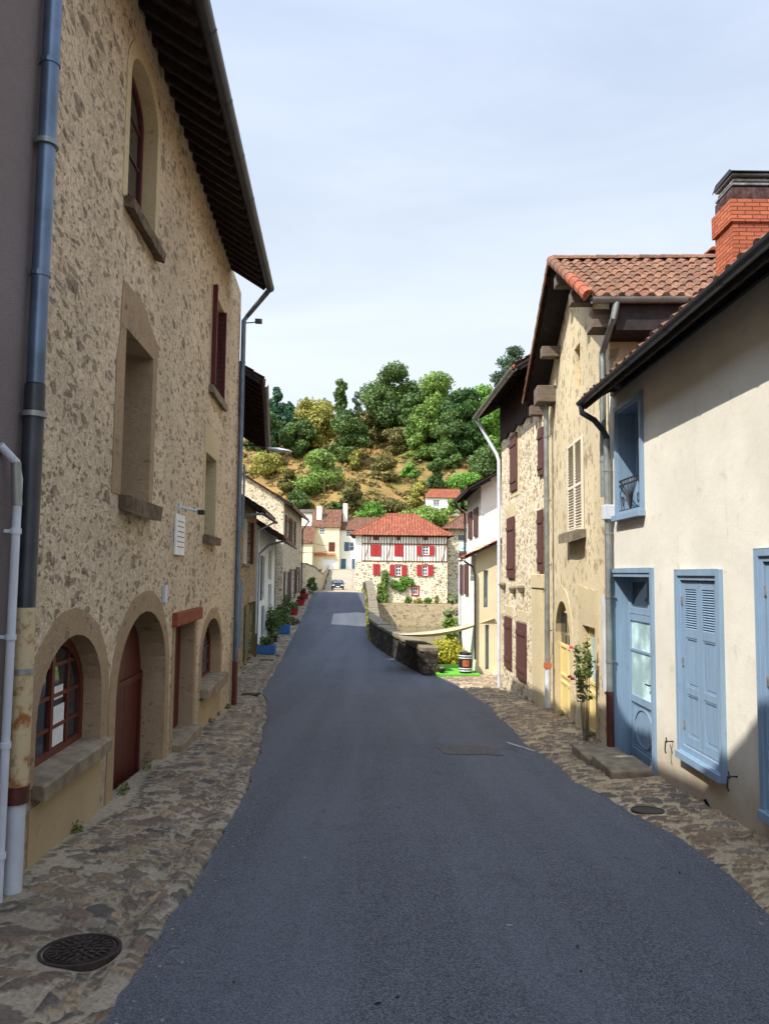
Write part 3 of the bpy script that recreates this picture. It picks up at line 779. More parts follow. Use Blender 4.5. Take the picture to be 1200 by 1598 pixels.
# ------------------------------------------------------------------ ground, road, footways, river, hill
def curve_from(pxs):
    P = sorted([(ground_at(x, y).y, ground_at(x, y).x) for x, y in pxs]); return np.array([p[0] for p in P]), np.array([p[1] for p in P])
_rl = curve_from([(170, 1598), (262, 1440), (330, 1330), (375, 1255), (400, 1190), (415, 1130), (418, 1103), (411, 1085), (418, 1065), (433, 1040), (452, 1003), (478, 950), (487, 930)])
_rr = curve_from([(1200, 1440), (1165, 1395), (1100, 1345), (1050, 1310), (985, 1275), (945, 1250), (895, 1225), (877, 1200), (815, 1162), (790, 1132), (765, 1105), (730, 1080), (700, 1063), (680, 1056), (650, 1042), (600, 1015), (583, 1004), (577, 985), (575, 955), (572, 932)])
def roadL(y):
    return np.where(np.asarray(y) > 66, np.interp(y, [66, 115, 140, 165], [np.interp(66, *_rl), -8.8, -10.2, -11.4]), np.interp(y, *_rl) - np.where(np.asarray(y) < _rl[0][0], (_rl[0][0] - np.asarray(y)) * .02, 0))
def roadR(y):
    y = np.asarray(y)
    ext = np.where(y < _rr[0][0], (_rr[0][0] - y) * .25, 0)
    return np.where(y > 62, np.interp(y, [62, 80, 115, 165], [np.interp(62, *_rr), -1.9, -3.2, -5.4]), np.interp(y, *_rr) + ext)
def wallL(y):
    return np.interp(y, [-10, 17.75, 17.8, 27.9, 28, 33, 34, 46, 46.1, 52.9, 53, 68], [-1.775, -3.44, -3.78, -5.2, -5.2, -5.5, -5.6, -6.5, -7.3, -7.4, -6.95, -7.3])
def wallR(y):
    return np.interp(y, [-10, 11.6, 11.7, 17.2, 22.3, 22.5, 28], [3.42, 3.42, 3.46, 3.68, 3.4, 4.4, 4.4])

def hillh(y): return np.interp(y, [100, 112, 125, 150, 168, 180, 200, 230, 260, 290, 320, 400, 900], [-2.1, -1.8, -1.2, 1.2, 2.6, 9, 22, 35, 47, 58.5, 61, 58, 40])
def _s(a, b, t): t = np.clip((t - a) / (b - a), 0, 1); return t * t * (3 - 2 * t)
def terr(x, y):
    x = np.asarray(x, float); y = np.asarray(y, float)
    road = zroad(y) - .14
    px_ = roadR(y) + .5
    right = np.where(y < 100.3, road * (1 - _s(31, 37, y)) + (-5.6) * _s(31, 37, y), hillh(y))
    left = np.where(y < 112, road * (1 - _s(74, 80, y)) - 5.6 * _s(74, 80, y), -5.6 * (1 - _s(124, 130, y)) + hillh(y) * _s(124, 130, y))
    mid = road * (1 - _s(44, 48, y)) - 5.6 * _s(44, 48, y)
    mid = np.where(y > 118, np.where(y > 172, np.maximum(road, hillh(y)), road) * _s(118, 121, y) - 5.6 * (1 - _s(118, 121, y)), mid)
    z = np.where(x > px_, right, np.where(x < roadL(y) - .4, left, mid))
    hl = y > 150
    wav = 2.2 * np.sin(x * .055 + 1.0) + 1.6 * np.sin(x * .13 + y * .05) + 1.0 * np.sin(x * .31 - y * .11) + .6 * np.sin(x * .7 + y * .5)
    side = -_s(60, 260, np.abs(x + 10)) * 14
    z = z + np.where(y > 168, _s(168, 190, y) * (wav + side), 0)
    return z
def terr1(x, y): return float(terr(x, y))
def grid_mesh(name, xs, ys, zf, mat):
    X, Y = np.meshgrid(xs, ys); Z = zf(X, Y); nx, ny = len(xs), len(ys)
    v = np.stack([X, Y, Z], -1).reshape(-1, 3)
    i = (np.arange(ny - 1)[:, None] * nx + np.arange(nx - 1)[None, :]).ravel()
    f = np.stack([i, i + 1, i + nx + 1, i + nx], 1)
    me = bpy.data.meshes.new(name); me.vertices.add(len(v)); me.vertices.foreach_set('co', v.ravel())
    me.loops.add(4 * len(f)); me.loops.foreach_set('vertex_index', f.ravel()); me.polygons.add(len(f))
    me.polygons.foreach_set('loop_start', np.arange(0, 4 * len(f), 4)); me.polygons.foreach_set('loop_total', np.full(len(f), 4))
    me.polygons.foreach_set('use_smooth', np.ones(len(f), bool))
    me.materials.append(mat); me.update(); o = bpy.data.objects.new(name, me); C.objects.link(o); return o
xs = np.concatenate([[-900, -500, -300, -200], np.arange(-150, -40, 5), np.arange(-40, 40, .8), np.arange(40, 150, 5), [200, 300, 500, 900]])
struct(grid_mesh('ground', xs, np.concatenate([[-600, -200, -80, -40, -20], np.arange(-10, 160, .8), [160]]), terr, M['earth']))
struct(grid_mesh('hillside', xs, np.concatenate([np.arange(160, 330, 1.6), np.arange(330, 500, 10), [600, 900, 1600]]), terr, M['hill']))
w_ = MB(); w_.add([(-300, 30, -4.7), (300, 30, -4.7), (300, 128, -4.7), (-300, 128, -4.7)], [(0, 1, 2, 3)])
struct(w_.build('river', M['water']))

# road surface, ragged along both edges
def strip(name, y0, y1, fL, fR, dz, mat, nx=10, step=.12, rag=.05, camber=.03, skirt=.05):
    ys = np.arange(y0, y1 + 1e-6, step); g = np.random.default_rng(5)
    def noise1(n, amp):
        r = sum(np.interp(np.arange(n), np.arange(0, n + k, k), g.uniform(-1, 1, len(np.arange(0, n + k, k)))) * a for k, a in ((1, .35), (3, .5), (9, 1)))
        return r * amp
    l = fL(ys) + noise1(len(ys), rag); r = fR(ys) + noise1(len(ys), rag)
    t = np.linspace(0, 1, nx + 1); vs = []
    for yy, a, b in zip(ys, l, r):
        vs.append((a, yy, float(zroad(yy)) + dz - skirt))
        for k in t: vs.append((a + (b - a) * k, yy, float(zroad(yy)) + dz + camber * math.sin(math.pi * k)))
        vs.append((b, yy, float(zroad(yy)) + dz - skirt))
    w = nx + 3; fs = [(j * w + i, j * w + i + 1, (j + 1) * w + i + 1, (j + 1) * w + i) for j in range(len(ys) - 1) for i in range(w - 1)]
    mb = MB(); mb.add(vs, fs); return mb.build(name, mat, smooth=True)
struct(strip('road', -8, 71.5, roadL, roadR, .03, M['asphalt']))
struct(strip('bridge_road', 71.3, 172, roadL, roadR, .026, M['paving'], step=.6, rag=.1))
# worn paving apron before the village houses
w_ = MB(); yy = [163, 170, 180]; 
w_.add([(-30, 162, 2.72), (8, 162, 2.72), (8, 182, 2.95), (-30, 182, 2.95)], [(0, 1, 2, 3)]); struct(w_.build('village_square', M['paving']))

LIDS = [(ground_at(126, 1482, .045), .235), (ground_at(1010, 1264, .06), .17), (ground_at(416, 1030, .06), .3), (ground_at(391, 1083, .05), .36)]
# cobbled footways: every stone is modelled in relief
def cobbles(name, fa, fb, y0, y1, res, cell, seed, cross, edge=None, side=1, mortar=lin(172, 158, 136), gutter_at=None, flat_at=None, dim=.9):
    g = np.random.default_rng(seed)
    ys = np.arange(y0, y1 + res, res); wmax = float(np.max(np.abs(fb(ys) - fa(ys)))); nx = int(wmax / res) + 1
    t = np.linspace(0, 1, nx); A = fa(ys)[:, None]; B = fb(ys)[:, None]
    X = A + (B - A) * t; Y = np.repeat(ys[:, None], nx, 1); T = np.repeat(t[None, :], len(ys), 0)
    wx = .05 * np.sin(X * 7 + Y * 5) + .03 * np.sin(X * 23 - Y * 17) + .012 * np.sin(X * 61 + Y * 47); wy = .05 * np.sin(Y * 9 - X * 6) + .03 * np.sin(X * 19 + Y * 27) + .012 * np.sin(Y * 71 - X * 43)
    cx, cy = cell; U = (X + wx) / cx; V = (Y + wy) / cy
    if gutter_at is not None:      # a channel of small stones along the street
        gm = np.abs(T - gutter_at) < .07
        U = np.where(gm, U * 2.1, U); V = np.where(gm, V * 1.5, V)
    iu, iv = np.floor(U).astype(int), np.floor(V).astype(int)
    d1 = np.full(U.shape, 9.); d2 = np.full(U.shape, 9.); id1 = np.zeros(U.shape, int)
    HN = 4096; jx = g.uniform(.08, .92, HN); jy = g.uniform(.08, .92, HN)
    for a in (-1, 0, 1):
        for b in (-1, 0, 1):
            hu, hv = iu + a, iv + b; h = (hu * 73 + hv * 1571 + 99991) % HN
            d = np.hypot(hu + jx[h] - U, hv + jy[h] - V)
            nw = d < d1; d2 = np.where(nw, d1, np.minimum(d2, d)); id1 = np.where(nw, h, id1); d1 = np.where(nw, d, d1)
    e = (d2 - d1); hs = g.uniform(.004, .034, HN); shown = g.random(HN); tone = g.random(HN); rr = g.uniform(.45, .8, HN); 
    m = np.clip((e - .08 - .09 * shown[id1]) / .14, 0, 1) * np.clip((rr[id1] - d1) / .1, 0, 1); m = m * m * (3 - 2 * m)
    m = m * (shown[id1] > .12)
    if flat_at is not None: m = m * np.clip((T - flat_at(Y)) / .1, 0, 1)
    ndet = g.normal(0, 1, U.shape)
    h = m * hs[id1] * (1 - .25 * d1) + .004 * np.sin(X * 31 + Y * 17) * np.sin(Y * 41 - X * 13) + ndet * .0006
    Z = zroad(Y) + cross(T, Y) + h
    for (c_, r_), zz in zip(LIDS, (.045, .06, .06, .04)):
        dd = np.hypot(X - c_.x, Y - c_.y); k_ = np.clip((r_ * 1.35 - dd) / (r_ * .3), 0, 1); Z = Z * (1 - k_) + (zroad(Y) + zz - .006) * k_; m = m * (1 - k_)
    if edge is not None:
        dd = (X - edge(Y)) * side; Z = Z - .07 * np.clip((dd + .01) / .07, 0, 1) - .018 * np.clip((dd + .1) / .1, 0, 1)
    if gutter_at is not None: Z = Z - .035 * np.exp(-((T - gutter_at) / .07) ** 2)
    pal = np.array([lin(136, 118, 96), lin(152, 134, 108), lin(122, 110, 96), lin(144, 122, 98), lin(132, 120, 106), lin(164, 144, 114), lin(128, 108, 94), lin(106, 98, 90)])
    sc = pal[(tone[id1] * 7.99).astype(int)] * (0.85 + .3 * g.random(HN)[id1])[..., None]
    mc = np.array(mortar) * (1 + .18 * np.sin(X * 1.3 + Y * .9) * np.sin(Y * 2.1))[..., None] * (1 + ndet * .06)[..., None]
    col = (mc * (1 - m[..., None]) + sc * m[..., None]) * dim
    col = col * (1 - .5 * np.clip(4 * m * (1 - m), 0, 1))[..., None]
    v = np.stack([X, Y, Z], -1).reshape(-1, 3); ny = len(ys)
    i = (np.arange(ny - 1)[:, None] * nx + np.arange(nx - 1)[None, :]).ravel(); f = np.stack([i, i + 1, i + nx + 1, i + nx], 1)
    me = bpy.data.meshes.new(name); me.vertices.add(len(v)); me.vertices.foreach_set('co', v.ravel())
    me.loops.add(4 * len(f)); me.loops.foreach_set('vertex_index', f.ravel()); me.polygons.add(len(f))
    me.polygons.foreach_set('loop_start', np.arange(0, 4 * len(f), 4)); me.polygons.foreach_set('loop_total', np.full(len(f), 4))
    me.polygons.foreach_set('use_smooth', np.ones(len(f), bool))
    ca = me.color_attributes.new('Col', 'FLOAT_COLOR', 'POINT'); c4 = np.concatenate([np.clip(col, 0, 1).reshape(-1, 3), np.ones((len(v), 1))], 1); ca.data.foreach_set('color', c4.ravel())
    me.materials.append(M['cobble']); me.update(); o = bpy.data.objects.new(name, me); C.objects.link(o); return struct(o)
crL = lambda T, Y: .02 + .05 * (1 - T)
fl = lambda Y: .12 + .05 * np.sin(Y * 1.7)
LA, LB = lambda y: wallL(y) - .1, lambda y: roadL(y) + .22
cobbles('pavement', LA, LB, 1.5, 10, .014, (.215, .145), 3, crL, roadL, 1, gutter_at=.70, flat_at=fl)
cobbles('pavement', LA, LB, 10, 34, .035, (.215, .145), 3, crL, roadL, 1, gutter_at=.70, flat_at=fl)
cobbles('pavement', LA, LB, 34, 76, .09, (.40, .28), 3, crL, roadL, 1)
crR = lambda T, Y: .015 + .10 * T
RA, RB = lambda y: roadR(y) - .25, lambda y: wallR(y) + .1
cobbles('pavement', RA, RB, 2.5, 12, .018, (.24, .15), 8, crR, roadR, -1, lin(188, 168, 136), flat_at=lambda Y: -.2 + 0 * Y, dim=.98)
cobbles('pavement', RA, RB, 12, 27.3, .035, (.24, .15), 8, crR, roadR, -1, lin(188, 168, 136), flat_at=lambda Y: -.2 + 0 * Y, dim=.98)
# ================================================================== LEFT SIDE
def gp(x, y, dz=0): return (x, y, float(zroad(y)) + dz)
# --- L1 the big stone house
h = House('stone_house', 'tall three storey stone house with ochre render and arched ground floor openings', (-2.375 - .06 * 5.9, 5.9), (-2.375 - .06 * 17.75, 17.75)); L1 = h
zg = h.z(422, 450, -.84); uEnd = h.u(422, 450, -.84); ze = zg + .78 * .62 + .02 - .25; zb = -2.0; D = 8
wA = h.rect(200, 245, (222, 128), (222, 358)); tA = h.z(206, 84)      # arched attic window
ztopA = max(h.z(212, 95), wA[3]); 
wB = h.rect(191, 235, (215, 533), (212, 786))                        # middle window
wC = h.rect(330, 348, (340, 466), (340, 620))                        # maroon shuttered window
wD = h.rect(319, 336, (328, 711), (328, 839))                        # narrow window
gA = h.rect(57, 157, (128, 988), (105, 1190)); 
gB = h.rect(180, 256, (236, 952), (216, 1240))
gC = h.rect(271, 301, (286, 972), (286, 1152))
gD = h.rect(315, 344, (337, 963), (330, 1063))
def springz(w, r=.5): return w[3] - (w[1] - w[0]) * r
attic_top = wA[3] + .22
pA = archp(wA[0], wA[1], wA[2], wA[3] - .18, attic_top); pB = rectp(*wB); pC = rectp(*wC); pD = rectp(*wD)
zsA = gA[2] + (gA[3] - gA[2]) * .42; qA = archp(gA[0], gA[1], gA[2], zsA, gA[3])
gBz = h.z(216, 1246) - .03; zsB = gBz + (gB[3] - gBz) * .62; qB = archp(gB[0], gB[1], gBz, zsB, gB[3])
gCz = h.zr(gC[0]) + .15; qC = rectp(gC[0], gC[1], gCz, gC[3])
zsD = gD[2] + (gD[3] - gD[2]) * .45; qD = archp(gD[0], gD[1], gD[2], zsD, gD[3])
print('L1', h.L, ze, wA, wB, wC, wD, gA, gB, gC, gD)
holes = []
def srh(poly_inner, w, top=None):   # hole in the wall a little larger than the opening; the surround fills it
    return poly_inner
RD = .27
sides = [(0, zb), (0, ze), (D / 2, ze + D / 2 * .6), (D, ze), (D, zb)]
mb = MB(); mb.sheet(rectp(0, h.L, zb, ze + .25), [grow(q) for q in (pA, pB, pC, pD, qA, qB, qC, qD)], 0, RD - .01)
for x in (0, h.L): mb.add([(x, y, z) for y, z in sides], [(0, 1, 2, 3, 4)])
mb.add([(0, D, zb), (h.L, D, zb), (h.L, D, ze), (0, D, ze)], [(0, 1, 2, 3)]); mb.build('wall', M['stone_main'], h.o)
P = h.o
surround(P, archp(wA[0] - .16, wA[1] + .17, wA[2], wA[3] - .18, attic_top + .2), pA, 'dressed_pale', RD, seed=1)
w = window(P, wA[0], wA[1], wA[2], attic_top, .17, .07, 2, 4, 'maroon', 'glass', wA[3] - .18); sill(w, wA[0] - .1, wA[1] + .14, wA[2] + .02, .15, .12)
mb = MB(); mb.ring(jig(dense([(wB[0] - .3, wB[2] + .05), (wB[1] + .2, wB[2] + .05), (wB[1] + .22, wB[3]), (wB[1] + .25, wB[3] + .22), ((wB[0] + wB[1]) / 2, wB[3] + .52), (wB[0] - .18, wB[3] + .5), (wB[0] - .2, wB[3] - .1), (wB[0] - .32, wB[3] - .45)], .22), .02, 4), pB, -.012, .38, .02); mb.build('surround', M['dressed'], P)
w = window(P, wB[0], wB[1], wB[2], wB[3], .36, .05, 2, 3, 'zinc', 'glass', mid=1); sill(w, wB[0] - .03, wB[1] + .14, wB[2] + .03, .2, .15)
surround(P, rectp(wC[0] - .12, wC[1] + .12, wC[2] - .02, wC[3] + .15), pC, 'dressed_pale', RD, seed=2)
w = window(P, wC[0], wC[1], wC[2], wC[3], .1, .08, 2, 3, 'maroon', 'glass'); sill(w, wC[0] - .15, wC[1] + .2, wC[2], .16, .1, 'coping')
mb = MB(); mb.box(wC[0] - .05, wC[0] + .0, -.1, .08, wC[2] + .02, wC[3] + .05); mb.build('shutter', M['maroon'], w)
mb = MB(); mb.box(wC[1] - .0, wC[1] + .045, -.06, .1, wC[2] + .02, wC[3]); mb.build('shutter', M['maroon'], w)
surround(P, rectp(wD[0] - .14, wD[1] + .14, wD[2] - .02, wD[3] + .5), pD, 'dressed_pale', .36, seed=5)
w = window(P, wD[0], wD[1], wD[2], wD[3], .32, .05, 1, 3, 'zinc'); sill(w, wD[0] - .05, wD[1] + .12, wD[2] + .02, .16, .12)
# ground floor
surround(P, archp(gA[0] - .3, gA[1] + .24, gA[2], zsA, gA[3] + .24), qA, 'dressed', RD, jit=.02, seed=6)
w = window(P, gA[0], gA[1], gA[2], gA[3], .17, .09, 4, 4, 'rust_frame', 'glass', zsA, mid=1, mun=.035); sill(w, gA[0] - .02, gA[1] + .12, gA[2] + .01, .13, .1, 'step', .18)
MB().box(gA[0] + (gA[1] - gA[0]) * .53, gA[0] + (gA[1] - gA[0]) * .71, .186, .19, gA[2] + .1, gA[2] + .46).build('paper_notice', M['paper'], w)
MB().box(gA[0] + (gA[1] - gA[0]) * .53, gA[0] + (gA[1] - gA[0]) * .68, .186, .19, gA[2] + .52, gA[2] + .64).build('paper_notice', M['paper'], w)
mb = MB(); mb.prism(jig(dense(rectp(gA[0] - .06, gA[1] + .03, zb, gA[2] - .16), .4), .006), -.016, .02); mb.build('apron_panel', M['cream_base'], P)
surround(P, archp(gB[0] - .26, gB[1] + .22, gBz - .3, zsB, gB[3] + .26), qB, 'dressed', RD + .3, jit=.02, seed=7)
d_ = planks(P, gB[0] - .01, gB[1] + .01, gBz, gB[3], .33, 6, 'red_door', 'door', zsB, ())
mb = MB(); c = (gB[0] + gB[1]) / 2; mb.box(c - .05, c + .05, .30, .33, gBz, gB[3] - .04); mb.box(gB[0], gB[1], .295, .33, zsB - .1, zsB - .02); mb.box(gB[0] + .02, gB[0] + .1, .30, .33, gBz, zsB); mb.box(gB[1] - .1, gB[1] - .02, .30, .33, gBz, zsB)
mb.build('door_rail', M['red_door'], d_)
MB().box(gB[0] + .16, c - .12, .31, .325, zsB + .02, zsB + .42).build('pane', M['glass'], d_)
mb = MB(); mb.box(gB[0] - .02, gB[1] + .05, -.12, .6, gBz - .5, gBz + .012); mb.build('threshold', M['step'], P, bevel=.02)
surround(P, rectp(gC[0] - .16, gC[1] + .2, gCz - .3, gC[3] + .02), qC, 'dressed', RD + .15, jit=.014, seed=8)
mb = MB(); mb.obox((gC[0] - .22, -.03, gC[3] + .09), (gC[1] + .34, -.03, gC[3] + .09), .1, .2); mb.build('lintel', M['lintel_red'], P, bevel=.015)
d_ = planks(P, gC[0], gC[1], gCz, gC[3], .22, 4, 'red_door', 'door', None, ())
MB().box(gC[0] + .08, gC[0] + .4, .205, .212, gCz + 1.15, gCz + 1.6).build('paper_notice', M['paper'], d_)
mb = MB(); mb.box(gC[0] - .02, gC[1] + .04, -.16, .6, gCz - .6, gCz + .012); mb.build('threshold', M['step'], P, bevel=.02)
surround(P, archp(gD[0] - .2, gD[1] + .2, gD[2], zsD, gD[3] + .2), qD, 'dressed', RD, seed=9)
w = window(P, gD[0], gD[1], gD[2], gD[3], .2, .08, 2, 4, 'rust_frame', 'glass', zsD); sill(w, gD[0] - .05, gD[1] + .2, gD[2] + .02, .2, .15, 'step')
mb = MB(); mb.prism(rectp(gD[0] - .1, gD[1] + .1, zb, gD[2] - .18), -.014, .02); mb.build('apron_panel', M['cream_base'], P)
u, z = h.uz(255, 927); MB().box(u - .06, u + .06, -.05, 0, z - .12, z + .12).build('meter_box', M['pvc'], P, bevel=.01)
# roof with deep eave, rafters and gutter
SL = .62; OF = .78
c_, s_ = math.cos(math.atan(SL)), math.sin(math.atan(SL))
ztop = ze + .25
print('L1 eave', zg, uEnd, h.L, h.z(367, 440))
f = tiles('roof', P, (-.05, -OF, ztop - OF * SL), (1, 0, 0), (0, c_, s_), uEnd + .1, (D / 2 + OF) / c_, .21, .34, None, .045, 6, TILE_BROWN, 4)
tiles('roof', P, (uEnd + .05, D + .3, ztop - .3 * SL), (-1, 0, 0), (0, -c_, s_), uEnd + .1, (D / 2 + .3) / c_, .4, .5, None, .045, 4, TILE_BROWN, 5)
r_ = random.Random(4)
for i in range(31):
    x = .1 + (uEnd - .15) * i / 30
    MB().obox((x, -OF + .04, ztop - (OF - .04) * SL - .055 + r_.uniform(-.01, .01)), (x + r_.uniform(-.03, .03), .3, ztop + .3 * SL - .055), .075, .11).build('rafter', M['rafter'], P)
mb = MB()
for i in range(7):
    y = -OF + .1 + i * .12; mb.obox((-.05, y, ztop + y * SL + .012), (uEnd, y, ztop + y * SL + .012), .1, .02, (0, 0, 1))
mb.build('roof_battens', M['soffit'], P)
mb = MB(); mb.gutter((-.1, -OF - .06, zg), (uEnd + .02, -OF - .06, zg), .085, 8); mb.build('gutter', M['zinc_dark'], P, smooth=True)
upp = h.L - .12
pts = [(uEnd - .1, -OF - .06, zg - .06), (uEnd - .06, -OF - .0, zg - .12), (upp - .02, -.2, h.z(371, 466, -.09) + .04), (upp, -.09, h.z(371, 474, -.09)), (upp, -.09, -.05)]
p_ = pipe(P, pts, .055, 'zinc_blue', 'downpipe', 4)
pipe(p_, [(upp, -.09, -.02), (upp, -.09, h.zr(upp) + .08)], .063, 'brown_pipe', 'pipe_boot')
# big downpipe at the near corner, in lengths of different make
y_ = -.1; u, z1_ = h.uz(54, 640, y_); u0p = u
def zpx(py, px=40): return h.z(px, py, y_)
pp = pipe(P, [(u0p, y_, ze + .1), (u0p, y_, zpx(600, 58))], .066, 'zinc_blue', 'downpipe', 3)
pipe(pp, [(u0p, y_, zpx(602, 58)), (u0p, y_, zpx(952, 38))], .074, 'zinc_dark', 'pipe_length')
pipe(pp, [(u0p, y_, zpx(948, 38)), (u0p, y_, zpx(1236, 22))], .082, 'rusty', 'pipe_length')
pipe(pp, [(u0p, y_, zpx(1228, 22)), (u0p, y_, zpx(1256, 20))], .09, 'brown_pipe', 'pipe_collar')
pipe(pp, [(u0p, y_, zpx(1256, 20)), (u0p, y_, h.zr(u0p) - .05)], .07, 'pvc', 'pipe_length')
for py_ in (640, 1045, 175): pipe(pp, [(u0p, y_, zpx(py_, 40) - .02), (u0p, y_, zpx(py_, 40) + .02)], .09, 'zinc', 'bracket')
u2 = h.u(40, 1130, -.05) + .02
pipe(P, [(u2, -.05, zpx(925, 54)), (u2, -.05, zpx(1272, 30))], .027, 'pvc', 'small_pipe', 2)
# plaque with a small lamp over it
u, z = h.uz(278, 835); pl = MB().box(u - .3, u + .3, -.045, -.005, z - .3, z + .3).build('wall_plaque', M['white_paint'], None, bevel=.01)
pl.matrix_world = h.o.matrix_world
pl.location = h.A; pl.rotation_euler = (0, 0, h.rot); tag(pl, 'white lettered plaque under a small lamp arm on the tall stone house', 'sign')
mb = MB(); r_ = random.Random(2)
for i in range(6):
    x = u - .24
    while x < u + .2:
        wd = r_.uniform(.02, .05); mb.box(x, x + wd, -.048, -.044, z + .19 - i * .075, z + .204 - i * .075); x += wd + .02
mb.build('lettering', M['zinc_dark'], pl)
mb = MB(); mb.tube([(u + .05, 0, z + .42), (u + .02, -.3, z + .36)], .022, 8); mb.box(u + .0, u + .1, -.02, 0, z + .36, z + .48); mb.build('lamp_arm', M['pvc'], pl)
MB().box(u - .03, u + .09, -.38, -.28, z + .31, z + .38).build('lamp_head', M['black'], pl, bevel=.01)
# spiky cable anchor at the far corner
mb = MB(); a = Vector((h.L - .05, -.05, h.z(366, 480))); mb.tube([a, a + Vector((0, -.25, .02)), a + Vector((.05, -.36, .08))], .014, 6)
mb.box(a.x, a.x + .1, -.5, -.34, a.z + .02, a.z + .12); mb.build('cable_anchor', M['black'], P)

# --- L0 grey roughcast house at the left edge
h0 = House('roughcast_house', 'grey roughcast house at the left edge of the photo', (-2.375 + .06 * 5, -5), (-2.375 - .06 * 5.9, 5.87)); 
zc = ze - .1; uA = h0.L - 6.6; uS = h0.L - 2.2
mb = MB(); mb.add([(0, -.012, zb), (h0.L, -.012, zb), (h0.L, -.012, zc), (uS, -.012, zc), (uA, -.012, zc + 3.2), (0, -.012, zc + .2)], [(0, 1, 2, 3, 4, 5)])
mb.add([(0, 8, zb), (h0.L, 8, zb), (h0.L, 8, zc), (uS, 8, zc), (uA, 8, zc + 3.2), (0, 8, zc + .2)], [(5, 4, 3, 2, 1, 0)])
mb.add([(0, -.012, zb), (0, 8, zb), (0, 8, zc + .2), (0, -.012, zc + .2)], [(0, 1, 2, 3)]); mb.add([(h0.L, -.012, zb), (h0.L, 8, zb), (h0.L, 8, zc), (h0.L, -.012, zc)], [(0, 1, 2, 3)])
mb.build('wall', M['roughcast'], h0.o)
mb = MB(); mb.box(uS, h0.L, -.3, 8, zc, zc + .15); mb.build('flat_roof', M['zinc_dark'], h0.o)
roof_gable(h0, 8, uA, zc + 3.25, -.2, zc - .0, uS, zc + .05, .3, .3, .4, .6, TILE_BROWN, 4)
u = h0.u(22, 900, -.1); u = min(u, h0.L - .12)
def zp0(py, px): return h0.z(px, py, -.08)
p_ = pipe(h0.o, [(u - .14, -.02, zp0(722, 26) + .1), (u - .03, -.09, zp0(722, 26)), (u, -.1, zp0(740, 30) - .04), (u, -.1, h0.zr(u))], .03, 'pvc', 'drain_pipe', 4)
pipe(p_, [(u - .03, -.09, zp0(722, 26)), (u, -.1, zp0(790, 30))], .035, 'zinc', 'pipe_elbow')

# --- L2 stone house with the dark deep eave
h = House('stone_house', 'narrow ochre stone house with a deep dark eave, next beyond the tall arched house', (-3.78, 17.85), (-5.2, 27.9)); L2 = h
ze = 7.05
s1 = h.rect(371.5, 376, (374, 722), (374, 828)); 
shell(h, rectp(0, h.L, -3, ze), [], 8, -3, M['rubble_left'], sides=[(0, -3), (0, ze), (4, ze + 2.4), (8, ze), (8, -3)])
roof_eave(h, 8, ze, .6, .85, .02, .3, .21, .34, TILE_BROWN, 6, seed=3, u0=.05, u1=h.L + .25)
mb = MB(); mb.gutter((.1, -.92, ze - .56), (h.L + .28, -.92, ze - .56), .085); mb.build('gutter', M['zinc_dark'], h.o, smooth=True)
for k, (xa, xb, ya, yb, mt) in enumerate([(371.5, 376.2, 722, 828, 'blue')]):
    r = h.rect(xa, xb, (xa, ya), (xa, yb), -.3)
    mb = MB(); u_ = h.L - 1.2; zt_, zb_ = at(374, 722, 26.5).z, at(374, 828, 26.5).z
    fr = window(h.o, u_ - 1.1, u_ - .05, zb_, zt_, -.01, .05, 2, 3, 'blue'); louvre(fr, u_, u_ + .9, zb_, zt_, -.12, 'blue'); 
u_ = h.u(368, 960); z0_, z1_ = at(367, 1030, 22).z, at(367, 908, 22).z
fr = window(h.o, u_ - 1.2, u_ - .2, z0_, z1_, -.01, .06, 2, 3, 'blue')
mb = MB(); mb.box(u_ - .2, u_ - .15, -.2, -.01, z0_, z1_); mb.box(u_ + .1, u_ + .15, -.14, -.01, z0_, z1_); mb.build('shutter', M['blue'], fr)
# --- L3 lower stone house, green shuttered door
h = House('stone_house', 'low brown stone house with green door shutters and pale window shutters', (-5.2, 28.0), (-5.52, 33.2)); L3 = h
ze = 4.7
wi = h.rect(380, 391, (385, 812), (385, 880)); dr = h.rect(386.5, 393, (390, 940), (390, 1040))
dr = (dr[0], dr[1], h.zr(1) + .1, dr[3])
shell(h, rectp(0, h.L, -3, ze), [rectp(*wi), rectp(*dr)], 7, -3, M['rubble_left'], sides=[(0, -3), (0, ze), (3.5, ze + 2.0), (7, ze), (7, -3)])
roof_eave(h, 7, ze, .62, .75, .25, .3, .21, .34, TILE_BROWN, 6, seed=5)
mb = MB(); mb.gutter((-.25, -.82, ze - .52), (h.L + .28, -.82, ze - .52), .08); mb.build('gutter', M['zinc_dark'], h.o, smooth=True)
pipe(h.o, [(-.2, -.8, ze - .58), (-.2, -.35, ze - .62), (-.15, -.08, ze - .66)], .05, 'zinc', 'gutter_return')
w = window(h.o, *wi, .12, .06, 2, 3, 'white_paint'); wd = wi[1] - wi[0]
louvre(w, wi[0] - .02, wi[0] + .5, wi[2], wi[3], -.06, 'pale_sh'); mb = MB(); mb.box(wi[1], wi[1] + .05, -.14, 0, wi[2], wi[3]); mb.build('shutter', M['brown_sh'], w)
sill(w, wi[0] - .1, wi[1] + .1, wi[2], .1, .08, 'coping')
d_ = planks(h.o, *dr, .15, 4, 'olive', 'door'); 
board_shutter(h.o, dr[0] - 1.35, dr[0] - .1, dr[2] + .15, dr[3] - .05, -.06, 'olive', 4); mb = MB(); mb.box(dr[1], dr[1] + .06, -.14, 0, dr[2] + .1, dr[3]); mb.build('shutter', M['olive'], h.o)
mb = MB(); mb.box(dr[0] - .2, dr[1] + .2, -.05, .05, dr[3], dr[3] + .28); mb.build('lintel', M['dressed'], h.o, bevel=.01)
